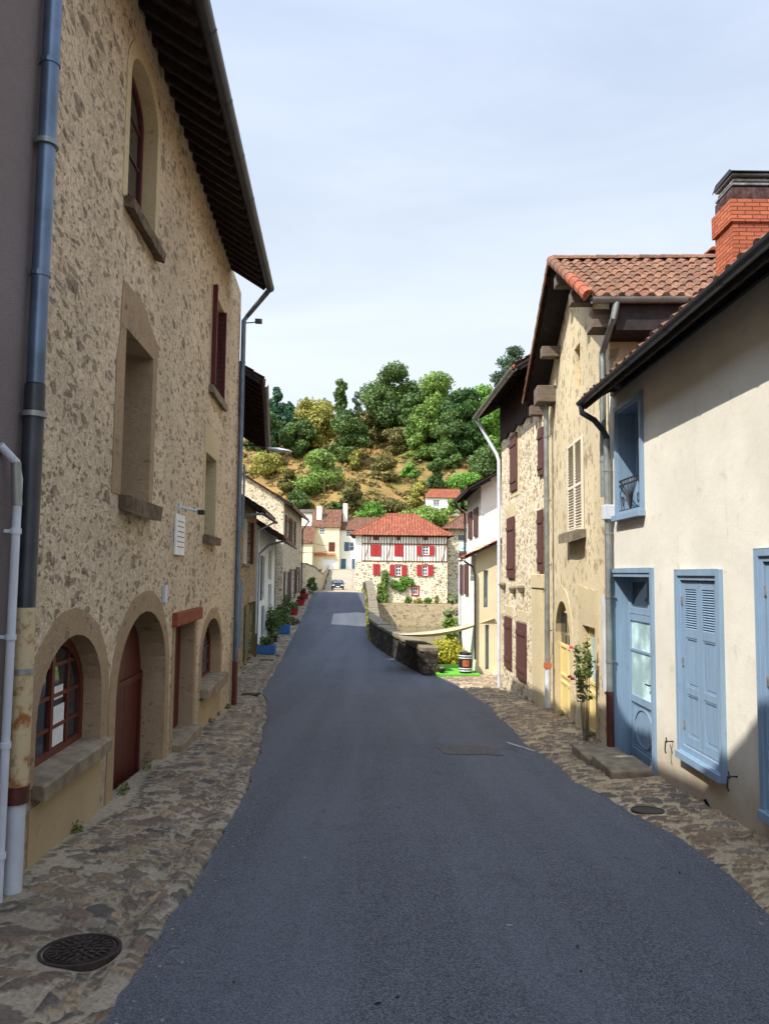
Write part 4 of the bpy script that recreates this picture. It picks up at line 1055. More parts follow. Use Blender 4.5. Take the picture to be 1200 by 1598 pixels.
mb = MB(); mb.box(dr[0] - .1, dr[1] + .1, -.25, .1, dr[2] - .4, dr[2]); mb.build('threshold', M['step'], h.o, bevel=.02)
ul = h.L - .15; p_ = pipe(h.o, [(ul, -.8, ze - .55), (ul, -.1, ze - .9), (ul, -.08, -.6)], .045, 'pvc', 'downpipe', 3)
pipe(p_, [(ul, -.08, -.6), (ul, -.08, h.zr(ul) + .05)], .05, 'brown_pipe', 'pipe_boot')
# unseen tall house added behind the row to keep the road in shade
hb = House('shadow_house', 'unseen tall house added behind the stone houses to shade the road', (-6.9, 27.5), (-8.9, 41.5))
shell(hb, rectp(0, hb.L, -3, 11.2), [], 6, -3, M['yellow'], sides=[(0, -3), (0, 11.2), (3, 12.7), (6, 11.2), (6, -3)])
roof_eave(hb, 6, 11.2, .5, .35, .1, .3, .4, .6, TILE_BROWN, 4, seed=9, rafters=False)

# --- L4 white house with the orange lean-to eave
h = House('white_house', 'white plaster house with a low orange tiled eave and blue shutters', (-5.62, 34.0), (-6.5, 46.0)); L4 = h
ze = 4.2
w1 = h.rect(408, 413, (411, 868), (411, 935)); w2 = h.rect(419, 424, (421, 858), (421, 905)); d1 = h.rect(418, 423, (420, 912), (420, 1000)); d1 = (d1[0], d1[1], h.zr(6) + .1, d1[3])
shell(h, rectp(0, h.L, -3, ze), [rectp(*w1), rectp(*w2), rectp(*d1)], 7, -3, M['white'], sides=[(0, -3), (0, ze), (3.5, ze + 2.1), (7, ze), (7, -3)])
roof_eave(h, 7, ze, .6, 1.15, .15, .3, .22, .34, TILE_RED, 6, seed=6)
mb = MB(); mb.gutter((-.15, -1.22, ze - .74), (h.L + .2, -1.22, ze - .74), .08); mb.build('gutter', M['zinc_dark'], h.o, smooth=True)
w = window(h.o, *w1, .12, .06, 2, 3, 'blue_dk'); board_shutter(w, w1[0] - .5, w1[0], w1[2], w1[3], -.06, 'blue_dk', 3)
w = window(h.o, *w2, .12, .06, 2, 3, 'white_paint'); w = planks(h.o, *d1, .15, 4, 'blue', 'door')
r = h.rect(408, 412, (410, 945), (410, 990)); board_shutter(h.o, r[0], r[0] + .9, r[2], r[3], -.07, 'blue', 3)
pipe(h.o, [(.2, -1.2, ze - .8), (.12, -.5, ze - 1.0), (.1, -.1, ze - 1.4), (.1, -.08, h.zr(0) + .05)], .045, 'zinc_blue', 'downpipe', 3)
# dark set-back wall put in the gap, its height set to shade the road
h = House('stone_outbuilding', 'dark narrow stone outbuilding shaped to shade the road between the white house and the sunlit gable', (-7.35, 46.2), (-7.4, 52.7))
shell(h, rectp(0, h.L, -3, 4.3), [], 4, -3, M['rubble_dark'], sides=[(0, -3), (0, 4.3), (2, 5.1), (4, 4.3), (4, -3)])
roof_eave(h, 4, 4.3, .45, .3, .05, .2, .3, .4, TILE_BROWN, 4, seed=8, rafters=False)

# --- L5 stone house with maroon shutters, sunlit gable
h = House('gabled_stone_house', 'stone house with sunlit pale gable and maroon shutters at the bridge end', (-6.95, 53), (-7.3, 68)); L5 = h
ze = 6.95
rows = []
for xa, xb, ya, yb in ((446.5, 451, 806, 850), (455.5, 459.5, 812, 850), (444, 449, 892, 945), (453, 459, 888, 935), (463, 466, 885, 925)):
    rows.append(h.rect(xa, xb, ((xa + xb) / 2, ya), ((xa + xb) / 2, yb)))
shell(h, rectp(0, h.L, -3, ze), [rectp(*r) for r in rows], 9, -3, M['rubble_pale'], sides=[(0, -3), (0, ze), (4.5, ze + 2.7), (9, ze), (9, -3)])
for i, r in enumerate(rows):
    w = window(h.o, *r, .12, .06, 2, 3, 'white_paint', label=None)
    for s_ in (0, 1):
        a = r[0] - .75 if s_ == 0 else r[1]
        board_shutter(w, a + .02, a + .73, r[2], r[3], -.07, 'brown_sh', 3)
roof_eave(h, 9, ze, .6, .55, .25, .3, .24, .36, TILE_RED, 6, seed=7)
mb = MB(); mb.gutter((-.25, -.62, ze - .4), (h.L + .28, -.62, ze - .4), .09); mb.build('gutter', M['zinc_dark'], h.o, smooth=True)
pipe(h.o, [(h.L - .1, -.6, ze - .45), (h.L - .1, -.3, ze - .9), (h.L - .12, -.1, ze - 1.2), (h.L - .12, -.08, h.zr(h.L) + .05)], .06, 'zinc_dark', 'downpipe')
# chimney on its ridge
mb = MB(); cx = 3.2; mb.box(.6, 1.35, cx, cx + 1.2, ze + 1.3, ze + 2.95); ch = mb.build('chimney', M['brick'], h.o, bevel=.02)
mb = MB(); mb.box(.55, 1.4, cx - .05, cx + 1.25, ze + 2.95, ze + 3.05); mb.build('chimney_cap', M['slab'], ch)
mb = MB(); mb.lathe([(.1, 0), (.09, .3), (.13, .32), (.13, .36), (0, .38)], (1, cx + .35, ze + 3.05)); mb.lathe([(.1, 0), (.09, .22), (.12, .24), (0, .26)], (1, cx + .85, ze + 3.05)); mb.build('chimney_pot', M['pvc'], ch)
mb = MB(); r_ = random.Random(8)
mb.lathe([(.14, 0), (.14, .04), (0, .05)], (0, 0, 0)); vs = MB(); vs.lathe([(.17, 0), (.17, .02), (.0, .02)], (0, 0, 0), 12)
oh = MB(); oh.add([(-.003, y + 3.1, z + ze + .9) for y, z in [(.17 * math.cos(k * .524), .17 * math.sin(k * .524)) for k in range(12)]], [tuple(range(12))])
oh.build('attic_vent', M['hole'], h.o)

# --- left parapet and street furniture
def wall_run(name, label, pts, hts, th, mat, cat='wall', zbase=None, cope='coping', inward=1, coping=True, cpl=(.45, .9), over=.05):
    """free-standing wall: pts is its road-side foot, thickness to one side"""
    P_ = [Vector((x, y, 0)) for x, y in pts]; n = len(P_); off = []
    for i in range(n):
        d = (P_[min(i + 1, n - 1)] - P_[max(i - 1, 0)]).normalized(); off.append(Vector((d.y, -d.x, 0)) * inward)
    Ls = [0]; 
    for i in range(1, n): Ls.append(Ls[-1] + (P_[i] - P_[i - 1]).length)
    org = P_[0] + Vector((0, 0, float(zroad(P_[0].y))))
    root = empty(name, org); tag(root, label, cat)
    def base(p): return (float(zroad(p.y)) - .4) if zbase is None else zbase
    vs = []; 
    for p, o, hh in zip(P_, off, hts):
        zt = float(zroad(p.y)) + hh; zb_ = base(p)
        vs += [Vector((p.x, p.y, float(zroad(p.y)) - .5)), Vector((p.x, p.y, zt)), Vector((p.x + o.x * th, p.y + o.y * th, zt)), Vector((p.x + o.x * (th + .05), p.y + o.y * (th + .05), zb_))]
    vs = [v - org for v in vs]; fs = []
    for i in range(n - 1): fs += [(i * 4 + k, i * 4 + k + 1, i * 4 + 5 + k, i * 4 + 4 + k) for k in range(3)]
    fs += [(0, 3, 2, 1), ((n - 1) * 4, (n - 1) * 4 + 1, (n - 1) * 4 + 2, (n - 1) * 4 + 3)]
    mb = MB(); mb.add(vs, fs); mb.build('masonry', M[mat], root)
    if coping:
        g = random.Random(5); mb = MB(); s_ = 0; T = Ls[-1]
        def pos(s):
            k = max(i for i in range(n - 1) if Ls[i] <= s + 1e-6); t = (s - Ls[k]) / max(1e-6, Ls[k + 1] - Ls[k])
            p = P_[k].lerp(P_[k + 1], t); o = off[k].lerp(off[k + 1], t); hh = hts[k] + (hts[k + 1] - hts[k]) * t
            return p, o, hh
        while s_ < T - .05:
            l_ = min(g.uniform(*cpl), T - s_); a = pos(s_ + .008); b = pos(min(T, s_ + l_ - .008)); s_ += l_; t_ = g.uniform(.12, .18); w0 = over + g.uniform(-.02, .02); w1 = th + over + g.uniform(-.02, .02)
            q = []
            for p, o, hh in (a, b):
                zt = float(zroad(p.y)) + hh - .01
                for zz in (zt, zt + t_): q += [Vector((p.x - o.x * w0, p.y - o.y * w0, zz)) - org, Vector((p.x + o.x * w1, p.y + o.y * w1, zz)) - org]
            mb.add(q, [(0, 1, 3, 2), (4, 6, 7, 5), (0, 2, 6, 4), (1, 5, 7, 3), (2, 3, 7, 6), (0, 4, 5, 1)])
        mb.build('coping', M[cope], root, bevel=.025)
    return root
yy = [70.5, 73, 80, 90, 100, 115, 140, 160]
wall_run('bridge_parapet', 'stone parapet on the left side of the bridge, with a sunlit end', [(-11.5, 70.2), (-8.6, 70.6), (-7.3, 71.6)] + [(float(roadL(y)) - .25, y) for y in yy[2:]], [2.75, 2.75, 2.6] + [2.5, 2.5, 2.4, 2.3, 1.3, 1.0][:6], .6, 'rubble_pale', zbase=-5.8, inward=-1)
# ================================================================== RIGHT SIDE
# --- R1 cream house with blue joinery (front runs from the far corner towards the camera)
h = House('cream_house', 'cream plaster house with pale blue door, blue shutters and a brick chimney', (3.42, 11.62), (3.42, -6)); R1 = h
P = h.o; zb = -2.5
zg_ = h.z(1050, 502, -.49); uE = h.u(905, 634, -.49); ze = zg_ + .42 * .55 - .03; D = 7
dr = h.rect(957, 1022, (990, 890), (1000, 1203)); dr = (dr[0], dr[1], h.z(1005, 1212), dr[3])
sh = h.rect(1063, 1129, (1095, 893), (1100, 1193))
wu = h.rect(964, 1003.5, (984, 626), (984, 803))
r2 = h.rect(1193, 1262, (1215, 860), (1225, 1300)); r2 = (r2[0], r2[0] + (sh[1] - sh[0]), h.zr(r2[0]) + .35, r2[3])
print('R1', h.L, ze, wu[3],  dr, sh, wu, r2)
shell(h, rectp(0, h.L, zb, ze), [rectp(dr[0] + .06, dr[1] - .06, dr[2], dr[3] - .06), rectp(sh[0] + .07, sh[1] - .07, sh[2] + .05, sh[3] - .07), rectp(wu[0] + .05, wu[1] - .05, wu[2] + .06, wu[3] - .05), rectp(r2[0] + .07, r2[1] - .07, r2[2], r2[3] - .07)], D, zb, M['cream'], .22,
      sides=[(0, zb), (0, ze), (D / 2, ze + D / 2 * .55), (D, ze), (D, zb)])
# door: deep blue lined recess, half-glazed leaf with oval panel, transom light
u0, u1, z0, z1 = dr
mb = MB(); q = rectp(u0 + .09, u1 - .09, z0, z1 - .09); mb.ring(rectp(u0, u1, z0, z1), q, -.03, .3, .01)
mb.ring(rectp(u0 - .02, u1 + .02, z0, z1 + .03), rectp(u0 + .035, u1 - .035, z0, z1 - .035), -.045, -.03, .01)
fr = mb.build('door_frame', M['blue'], P, bevel=.006)
MB().box(u0 + .03, u0 + .088, .0, .3, z0 - .02, z0 + .55).build('plinth_block', M['step'], P)
zt = z1 - .62; q0, q1 = u0 + .09, u1 - .09; zb_ = z0 + .02
mb = MB(); mb.ring(rectp(q0, q1, zt, z1 - .09), rectp(q0 + .07, q1 - .07, zt + .09, z1 - .16), .22, .29); mb.box((q0 + q1) / 2 - .02, (q0 + q1) / 2 + .02, .225, .28, zt + .09, z1 - .16); tr = mb.build('transom_window', M['blue'], P, bevel=.005)
MB().box(q0 + .06, q1 - .06, .25, .256, zt + .08, z1 - .15).build('pane', M['glass_blue'], tr)
um = q0 + (q1 - q0) * .66
def leaf(a, b, name):
    zz = zt - .01; zm = zb_ + .78; mb = MB(); st = .075
    mb.box(a, a + st, .2, .25, zb_, zz); mb.box(b - st, b, .2, .25, zb_, zz)
    for za, zc in ((zb_, zb_ + .13), (zm, zm + .1), (zz - .09, zz)): mb.box(a + st, b - st, .202, .248, za, zc)
    mb.box(a + st, b - st, .205, .245, (zm + zz) / 2 + .1, (zm + zz) / 2 + .135)
    mb.box(a + st, b - st, .232, .24, zb_, zm)
    mb.ring(rectp(a + st + .015, b - st - .015, zb_ + .145, zm - .015), rectp(a + st + .035, b - st - .035, zb_ + .165, zm - .035), .222, .234)
    if b - a > .4:
        c = (a + b) / 2; zc = (zb_ + .13 + zm) / 2; ra, rb = (b - a) / 2 - st - .06, (zm - zb_ - .13) / 2 - .05
        el = lambda k: [(c + ra * k * math.cos(t * math.pi / 12), zc + rb * k * math.sin(t * math.pi / 12)) for t in range(24)]
        mb.ring(el(1), el(.9), .219, .234)
    o = mb.build(name, M['blue'], P, bevel=.004)
    MB().box(a + st - .01, b - st + .01, .222, .228, zm + .05, zz - .05).build('pane', M['glass_pale'], o)
    return o
dl = leaf(q0 + .005, um - .004, 'door'); leaf(um + .004, q1 - .005, 'side_panel')
mb = MB(); mb.tube([(um - .045, .2, zb_ + 1.12), (um - .045, .15, zb_ + 1.12), (um - .17, .145, zb_ + 1.12)], .011, 8); mb.box(um - .062, um - .03, .192, .2, zb_ + .98, zb_ + 1.2); mb.build('handle', M['iron'], dl, smooth=True)
mb = MB(); mb.box(u0 + .02, u1 + .02, -.06, .3, z0 - .5, z0 - .0); mb.build('threshold', M['step'], P, bevel=.015)
mb = MB(); ga = (u0 - .05, u1 + .02); zs0 = h.zr(ga[0]); zs1 = h.zr(ga[1])
for i in range(2):
    a = ga[0] + (ga[1] - ga[0]) * i / 2 + .01; b = ga[0] + (ga[1] - ga[0]) * (i + 1) / 2 - .01
    mb.box(a, b, -.62 + .05 * i, .0, zs0 - .8, h.zr((a + b) / 2) + .19)
mb.build('door_step', M['step'], P, bevel=.02)
# paired shutters closed over the french window
def shutter_pair(r, nm):
    a, b, c, d = r
    mb = MB(); mb.ring(rectp(a, b, c, d), rectp(a + .09, b - .09, c + .1, d - .09), -.035, .12, .01); mb.ring(rectp(a - .03, b + .03, c - .05, d + .03), rectp(a + .04, b - .04, c + .03, d - .04), -.055, -.035, .01)
    mb.box(a - .02, b + .02, -.09, .0, c - .06, c + .02)
    f = mb.build('window_frame', M['blue'], P, bevel=.006)
    m_ = (a + b) / 2
    for s, e in ((a + .095, m_ - .004), (m_ + .004, b - .095)):
        z0, z1 = c + .11, d - .1; H = z1 - z0; mb = MB(); st = .07; y0 = -.01; th = .04
        mb.box(s, s + st, y0, y0 + th, z0, z1); mb.box(e - st, e, y0, y0 + th, z0, z1)
        for za, zb2 in ((z0, z0 + .1), (z0 + H * .31, z0 + H * .31 + .08), (z0 + H * .655, z0 + H * .655 + .09), (z1 - .09, z1)): mb.box(s + st, e - st, y0 + .002, y0 + th - .002, za, zb2)
        for za, zb2 in ((z0 + .1, z0 + H * .31), (z0 + H * .31 + .08, z0 + H * .655)):
            mb.box(s + st, e - st, y0 + .022, y0 + .03, za, zb2)
            mb.ring(rectp(s + st, e - st, za, zb2), rectp(s + st + .022, e - st - .022, za + .022, zb2 - .022), y0 + .008, y0 + .024)
            mb.ring(rectp(s + st + .035, e - st - .035, za + .035, zb2 - .035), rectp(s + st + .055, e - st - .055, za + .055, zb2 - .055), y0 + .014, y0 + .024)
            mb.box(s + st + .055, e - st - .055, y0 + .014, y0 + .024, za + .055, zb2 - .055)
        lz0, lz1 = z0 + H * .655 + .09, z1 - .09; n = 17
        for i in range(n):
            z = lz0 + (lz1 - lz0) * (i + .5) / n; mb.obox((s + st, y0 + .018, z), (e - st, y0 + .018, z), .036, .009, (0, -.9, 1))
        mb.box(s + st, e - st, y0 + .036, y0 + .04, lz0, lz1)
        o = mb.build('shutter', M['blue'], f, bevel=.003)
        xh = s - .012 if s < m_ - .2 else e - .012
        for q in (.12, .5, .88): MB().box(xh, xh + .022, -.03, -.008, z0 + H * q - .045, z0 + H * q + .045).build('hinge', M['slab'], o)
    return f
shutter_pair(sh, 1); shutter_pair(r2, 2)
# upper window: open, with iron guard
a, b, c, d = wu
mb = MB(); mb.ring(rectp(a, b, c, d), rectp(a + .07, b - .07, c + .07, d - .07), -.03, .3, .01); mb.ring(rectp(a - .03, b + .03, c - .03, d + .03), rectp(a + .035, b - .035, c + .03, d - .035), -.05, -.03, .01); mb.box(a - .05, b + .05, -.1, .02, c - .06, c + .02)
fw = mb.build('window', M['blue'], P, bevel=.006)
f2 = window(fw, a + .08, b - .08, c + .07, d - .07, .24, .05, 2, 3, 'blue', 'glass', name='casement')
mb = MB(); z0_, z1_ = c + .08, c + .52
for zz in (z0_, z1_, z1_ - .07): mb.box(a + .07, b - .07, -.012, .006, zz - .008, zz + .008)
m_ = (a + b) / 2; hw = (b - a) / 2 - .09
for i in range(9):
    t = (i - 4) / 4; mb.tube([(m_ + t * .02, -.003, z0_), (m_ + t * hw * .35, -.02, z0_ + .2), (m_ + t * hw * .62, -.003, z1_ - .07)], .006, 5)
for s in (-1, 1):
    mb.tube([(m_ + s * (hw * .7 + .03 * math.cos(t)), -.003, z0_ + .13 + .07 * math.sin(t)) for t in np.linspace(0, 6, 12)], .006, 5)
    mb.tube([(m_ + s * (hw * .85), -.003, z0_), (m_ + s * hw, -.003, z0_ + .25), (m_ + s * hw * .7, -.003, z1_ - .07)], .006, 5)
    for k in range(4): mb.tube([(m_ + s * hw * (.15 + .22 * k) + .025 * math.cos(t), -.003, z1_ - .035 + .025 * math.sin(t)) for t in np.linspace(0, 6.28, 8)], .004, 4)
mb.build('iron_guard', M['iron'], fw)
# eave: wavy tile underside, rafters, gutter
SL = .55; OF = .42; c_, s_ = math.cos(math.atan(SL)), math.sin(math.atan(SL))
f = tiles('roof', P, (uE, -OF, ze - OF * SL), (1, 0, 0), (0, c_, s_), h.L + .12 - uE, (D / 2 + OF) / c_, .26, .36, None, .055, 10, TILE_BROWN, 14, slab=0)
tiles('roof', P, (h.L + .12, D + .3, ze - .3 * SL), (-1, 0, 0), (0, -c_, s_), h.L + .12 - uE, (D / 2 + .3) / c_, .4, .5, None, .05, 4, TILE_BROWN, 5)
ridge(P, (uE, D / 2, ze + D / 2 * SL + .12), (h.L, D / 2, ze + D / 2 * SL + .12), TILE_BROWN)
mb = MB(); mb.box(max(0, uE), h.L, -.04, .02, ze - .1, ze + .02)
mb.build('wall_plate', M['zinc_dark'], P)
for i in range(20):
    x = uE + .08 + i * .62; MB().obox((x, -OF + .12, ze - (OF - .12) * SL + .02), (x, .3, ze + .3 * SL + .02), .06, .07).build('rafter', M['zinc_dark'], P)
zg = ze - OF * SL + .03
MB().box(uE + .01, h.L, -OF - .012, -OF + .02, zg - .1, zg + .07).build('light_stop_board', M['soffit'], P)  # board added behind the gutter to stop light leaking under the tiles
mb = MB(); mb.gutter((uE - .02, -OF - .07, zg), (h.L, -OF - .07, zg), .062, 8); mb.build('gutter', M['zinc_dark'], P, smooth=True)
ud = h.u(949, 900, -.09)
pp = pipe(P, [(uE + .06, -OF - .07, zg - .05), (uE + .06, -OF - .06, zg - .17), ((uE + ud) / 2 + .05, -OF * .7, zg - .27), (ud, -.14, zg - .42), (ud, -.09, zg - .52), (ud, -.09, zg - .9)], .045, 'zinc_dark', 'downpipe')
pipe(pp, [(ud, -.09, zg - .55), (ud, -.09, h.z(950, 1082, -.09))], .05, 'zinc', 'pipe_length', 4)
pipe(pp, [(ud, -.09, h.z(950, 1078, -.09)), (ud, -.09, h.zr(0) + .05)], .058, 'brown_pipe', 'pipe_boot')
u, z = h.uz(956, 800); MB().box(u - .04, u + .12, -.16, 0, z - .11, z + .11).build('meter_box', M['pvc'], P, bevel=.012)
for px_, py_ in ((1050, 1157), (1150, 1184)):
    u, z = h.uz(px_, py_ if px_ < 1100 else 1212); mb = MB(); mb.tube([(u, 0, z), (u, -.09, z), (u, -.1, z - .1), (u + .03, -.1, z - .13)], .009, 6); mb.tube([(u - .06, -.06, z + .03), (u + .06, -.1, z + .0)], .008, 6); mb.build('shutter_stay', M['iron'], P)
u, z = h.uz(1101, 1262); mb = MB(); mb.prism(jig([(u - .14, z - .06), (u + .15, z - .07), (u + .12, z + .05), (u, z + .09), (u - .12, z + .06)], .02), -.006, .03); mb.build('cellar_vent', M['hole'], P)
# brick chimney by the party wall
x0, x1, y0, y1 = 5.08, 6.3, 10.95, 11.55; zt = at(1150, 292, 11).z
chx = (11.62 - y1, 11.62 - y0, x0 - 3.42, x1 - 3.42)
mb = MB(); mb.box(chx[0], chx[1], chx[2], chx[3], 4, zt - .55); mb.box(chx[0] - .03, chx[1] + .03, chx[2] - .04, chx[3] + .04, zt - .56, zt - .22)
ch = mb.build('chimney', M['brick'], P)
mb = MB(); mb.box(chx[0] + .0, chx[1] - .0, chx[2] + .0, chx[3] - .0, zt - .24, zt - .02); mb.build('sooty_course', M['sooty'], ch, bevel=.02)
mb = MB(); r_ = random.Random(3)
for i, (g_, mtl) in enumerate(((.03, 0), (.0, 0), (.03, 0))):
    zz = zt - .02 + i * .075
    for k in (0, 1):
        a = chx[2] + .04 + k * .62; mb.box(chx[0] + .03 - g_, chx[1] - .03 + g_, a - g_, a + .58 + g_, zz + .03, zz + .065)
        for xx in (chx[0] + .08, chx[1] - .14): mb.box(xx, xx + .06, a + .05, a + .12, zz, zz + .03); mb.box(xx, xx + .06, a + .45, a + .52, zz, zz + .03)
mb.build('chimney_cap', M['slab'], ch, bevel=.006)
mb = MB()
for k in (0, 1):
    a = chx[2] + .0 + k * .64; mb.prism([(chx[0] - .04, zt + .2), (chx[1] + .04, zt + .2), (chx[1] - .06, zt + .27), (chx[0] + .06, zt + .27)], a, a + .62)
mb.build('cap_stone', M['black'], ch, bevel=.015)

# --- R2 gable house
h = House('gable_house', 'pale ochre gable house with white louvred shutters and an arched doorway', (3.70, 17.35), (3.46, 11.68)); R2 = h
P = h.o; L_ = h.L; D = 9
zeF, zeN = 6.3, 6.3; uA = L_ - (14.2 - 11.68); zA = 7.88
lv = h.rect(889, 911, (900, 688), (900, 829)); sl = h.rect(896, 905, (900, 540), (900, 606))
ad = h.rect(867, 890, (878, 938), (878, 1132)); ad = (ad[0], ad[1], h.z(880, 1128), ad[3])
sd = h.rect(910, 930, (920, 978), (922, 1160)); sd = (sd[0], sd[1], h.z(922, 1158), sd[3])
zsa = ad[3] - (ad[1] - ad[0]) * .55
print('R2', L_, lv, sl, ad, sd)
front = [(0, -2.5), (L_, -2.5), (L_, zeN + .05), (uA, zA - .1), (0, zeF + .05)]
qad = archp(ad[0], ad[1], ad[2], zsa, ad[3]); qsd = rectp(*sd); qsl = rectp(*sl)
mb = MB(); mb.sheet(front, [grow(qad), grow(qsd), qsl, rectp(*lv)], 0, .3)
for x, zz in ((0, zeF), (L_, zeN)): mb.add([(x, 0, -2.5), (x, 0, zz), (x, D, zz), (x, D, -2.5)], [(0, 1, 2, 3)])
mb.build('wall', M['stone_gable'], P)
f = window(P, *lv, .12, .05, 2, 3, 'white_paint'); m_ = (lv[0] + lv[1]) / 2
louvre(f, lv[0] - .02, m_ - .004, lv[2], lv[3], -.05, 'pale_sh'); louvre(f, m_ + .004, lv[1] + .02, lv[2], lv[3], -.05, 'pale_sh')
sill(f, lv[0] - .14, lv[1] + .14, lv[2] - .01, .2, .2, 'coping')
MB().box(sl[0], sl[1], .2, .24, sl[2], sl[3]).build('attic_shutter', M['yellow_wood'], P)
surround(P, archp(ad[0] - .28, ad[1] + .28, ad[2] - .5, zsa, ad[3] + .3), qad, 'dressed_pale', .16, seed=12, jit=.02)
a, b, c, d = ad
d_ = planks(P, a, b, c, d, .11, 4, 'yellow_wood', 'door', zsa, ())
mb = MB(); m_ = (a + b) / 2
for s, e in ((a + .05, m_ - .02), (m_ + .02, b - .05)):
    for z0, z1 in ((c + .1, c + .75), (c + .85, c + 1.5)): mb.ring(rectp(s, e, z0, z1), rectp(s + .05, e - .05, z0 + .05, z1 - .05), .085, .11)
mb.build('door_panels', M['yellow_wood'], d_)
MB().box(a + .1, m_ - .06, .098, .108, c + 1.55, d - .25).build('pane', M['glass'], d_); MB().box(m_ + .06, b - .1, .098, .108, c + 1.55, d - .3).build('pane', M['glass'], d_)
surround(P, [(sd[0] - .2, sd[2] - .3), (sd[1] + .18, sd[2] - .3), (sd[1] + .16, sd[3] + .1), (sd[1] + .2, sd[3] + .62), (sd[0] - .32, sd[3] + .7), (sd[0] - .3, sd[3] - .05)], qsd, 'dressed_pale', .16, seed=14, jit=.02)
a, b, c, d = sd
d_ = planks(P, a, b, c, d, .11, 3, 'yellow_wood', 'door', None, ())
mb = MB()
for z0, z1 in ((c + .08, c + .8), (c + .92, d - .1)):
    mb.ring(rectp(a + .06, b - .06, z0, z1), rectp(a + .12, b - .12, z0 + .06, z1 - .06), .085, .11)
mb.build('door_panels', M['yellow_wood'], d_)
MB().box(a + .14, b - .14, .098, .108, c + 1.0, d - .18).build('pane', M['glass_pale'], d_)
mb = MB(); mb.box(ad[0] - .1, ad[1] + .9, -.62, .3, -2.3, ad[2]); mb.build('door_step', M['step'], P, bevel=.02)
uu, zz = h.uz(938, 990); mb = MB(); mb.box(h.u(943, 1000) - .03, h.u(943, 1000) + .07, -.03, 0, h.z(943, 1078), h.z(943, 930)); mb.build('cable_cover', M['pvc'], P)
# roof: tiled slopes either side of a ridge that runs into the building
oR = .42; zEn = at(925, 470, 11.05).z; zEf = 5.95
eN = L_ + .62; eF = -.45
fr_ = roof_gable(h, D, uA, zA, eF, zEf, eN, zEn, oR, .3, .215, .34, TILE_OLD, 10, seed=21, amp=.055)
vd = Vector((uA - eN, 0, zA - zEn)); 
ridge(P, (eN - .02, -oR - .02, zEn + .09), (eN + vd.x * .45, -oR - .02, zEn + vd.z * .45 + .09), [lin(178, 104, 78), lin(164, 96, 74)], .1, .36, name='verge_tiles', up=(-.6, -.55, 1)); ridge(P, (eN + vd.x * .45, -oR - .02, zEn + vd.z * .45 + .09), (uA, -oR - .02, zA + .09), TILE_OLD, .1, .36, name='verge_tiles', up=(-.6, -.55, 1))
ridge(P, (eF + .02, -oR - .02, zEf + .09), (uA, -oR - .02, zA + .09), TILE_OLD, .09, .36, name='verge_tiles', up=(.6, -.55, 1))
for t in (0.02, .5, .98):
    for e, ez in ((eF, zEf), (eN, zEn)):
        x = e + (uA - e) * t * .96 + (.22 if e == eF else -.22); z = ez + (zA - ez) * t * .96 - .2
        if t > .9 and e == eN: continue
        mb = MB()
        if e == eN and t < .3: mb.box(x - .3, x + .1, -oR + .06, .2, z - .16, z + .12)
        else: mb.box(x - .12, x + .12, -oR + .04, .2, z - .12, z + .1)
        mb.build('purlin_end', M['beam'], P, bevel=.01)
u_, z_ = h.uz(850, 616, -.2); mb = MB(); mb.box(u_ - .28, u_ + .22, -.4, .02, z_ - .2, z_ + .16); mb.build('corner_beam', M['beam'], P, bevel=.015)
mb = MB(); mb.gutter((eN + .06, -oR, zEn + .03), (eN + .06, D, zEn + .03), .075, 8); mb.build('gutter', M['zinc'], P, smooth=True)
MB().box(L_ + .02, eN - .02, -.05, D, zEn - .42, zEn - .02).build('eave_beam', M['soffit'], P)
ul = h.u(949, 560, -.1)
pipe(P, [(eN + .06, -.06, zEn - .03), (eN + .05, -.1, zEn - .25), (L_ + .02, -.12, zEn - .6), (L_ + .0, -.12, 3.2)], .05, 'zinc', 'downpipe', 2)
# flashing under the chimney
# --- R3 rubble house
h = House('rubble_house', 'pale rubble stone house with boarded gable top and dull maroon shutters', (3.42, 22.4), (3.60, 17.4)); R3 = h
P = h.o; D = 8; ze = 7.1
rs = [h.rect(798, 808, (803, 678), (803, 766)), h.rect(842, 849.5, (846, 668), (846, 742)), h.rect(793, 804, (799, 808), (799, 902)), h.rect(841, 849, (845, 796), (845, 892)), h.rect(789, 799, (795, 963), (795, 1043)), h.rect(808, 822, (815, 972), (815, 1061))]
shell(h, rectp(0, h.L, -3, ze - .0), [], D, -3, M['rubble_pale'], sides=[(0, -3), (0, ze), (4, ze + 2), (8, ze), (8, -3)])
for i, r in enumerate(rs):
    m_ = (r[0] + r[1]) / 2; w_s = (r[1] - r[0])
    s = board_shutter(P, r[0], r[1], r[2], r[3], -.055, 'brown_sh', 3)
    if i in (2, 4, 5): MB().box(r[0] - .05, r[1] + .05, -.012, .02, r[3] + .02, r[3] + (.4 if i == 2 else .3)).build('lintel', M['dressed_pale'], P, bevel=.01)
    if i == 0: mb = MB(); mb.ring(rectp(r[0] - .16, r[1] + .18, r[2] - .15, r[3] + .22), rectp(r[0], r[1], r[2], r[3]), -.012, .0, .02); mb.build('surround', M['dressed_pale'], P)
r = h.rect(836, 849, (845, 918), (845, 1105)); mb = MB(); mb.box(r[0] - .3, r[1], -.03, .02, -2.5, r[3]); mb.box(r[0] - .3, r[1] + .1, -.06, .02, r[3], r[3] + .32); mb.build('blocked_doorway', M['dressed_pale'], P, bevel=.012)
for px_, py_ in ((788, 912), (804, 918), (817, 917)):
    u, z = h.uz(px_, py_); MB().lathe([(.0, -.16), (.07, -.12), (.13, 0), (.1, .05), (0, .06)], (u, -.06, z), 8).build('stone_bracket', M['coping'], P)
mb = MB(); zb_ = h.z(800, 668); n = 34
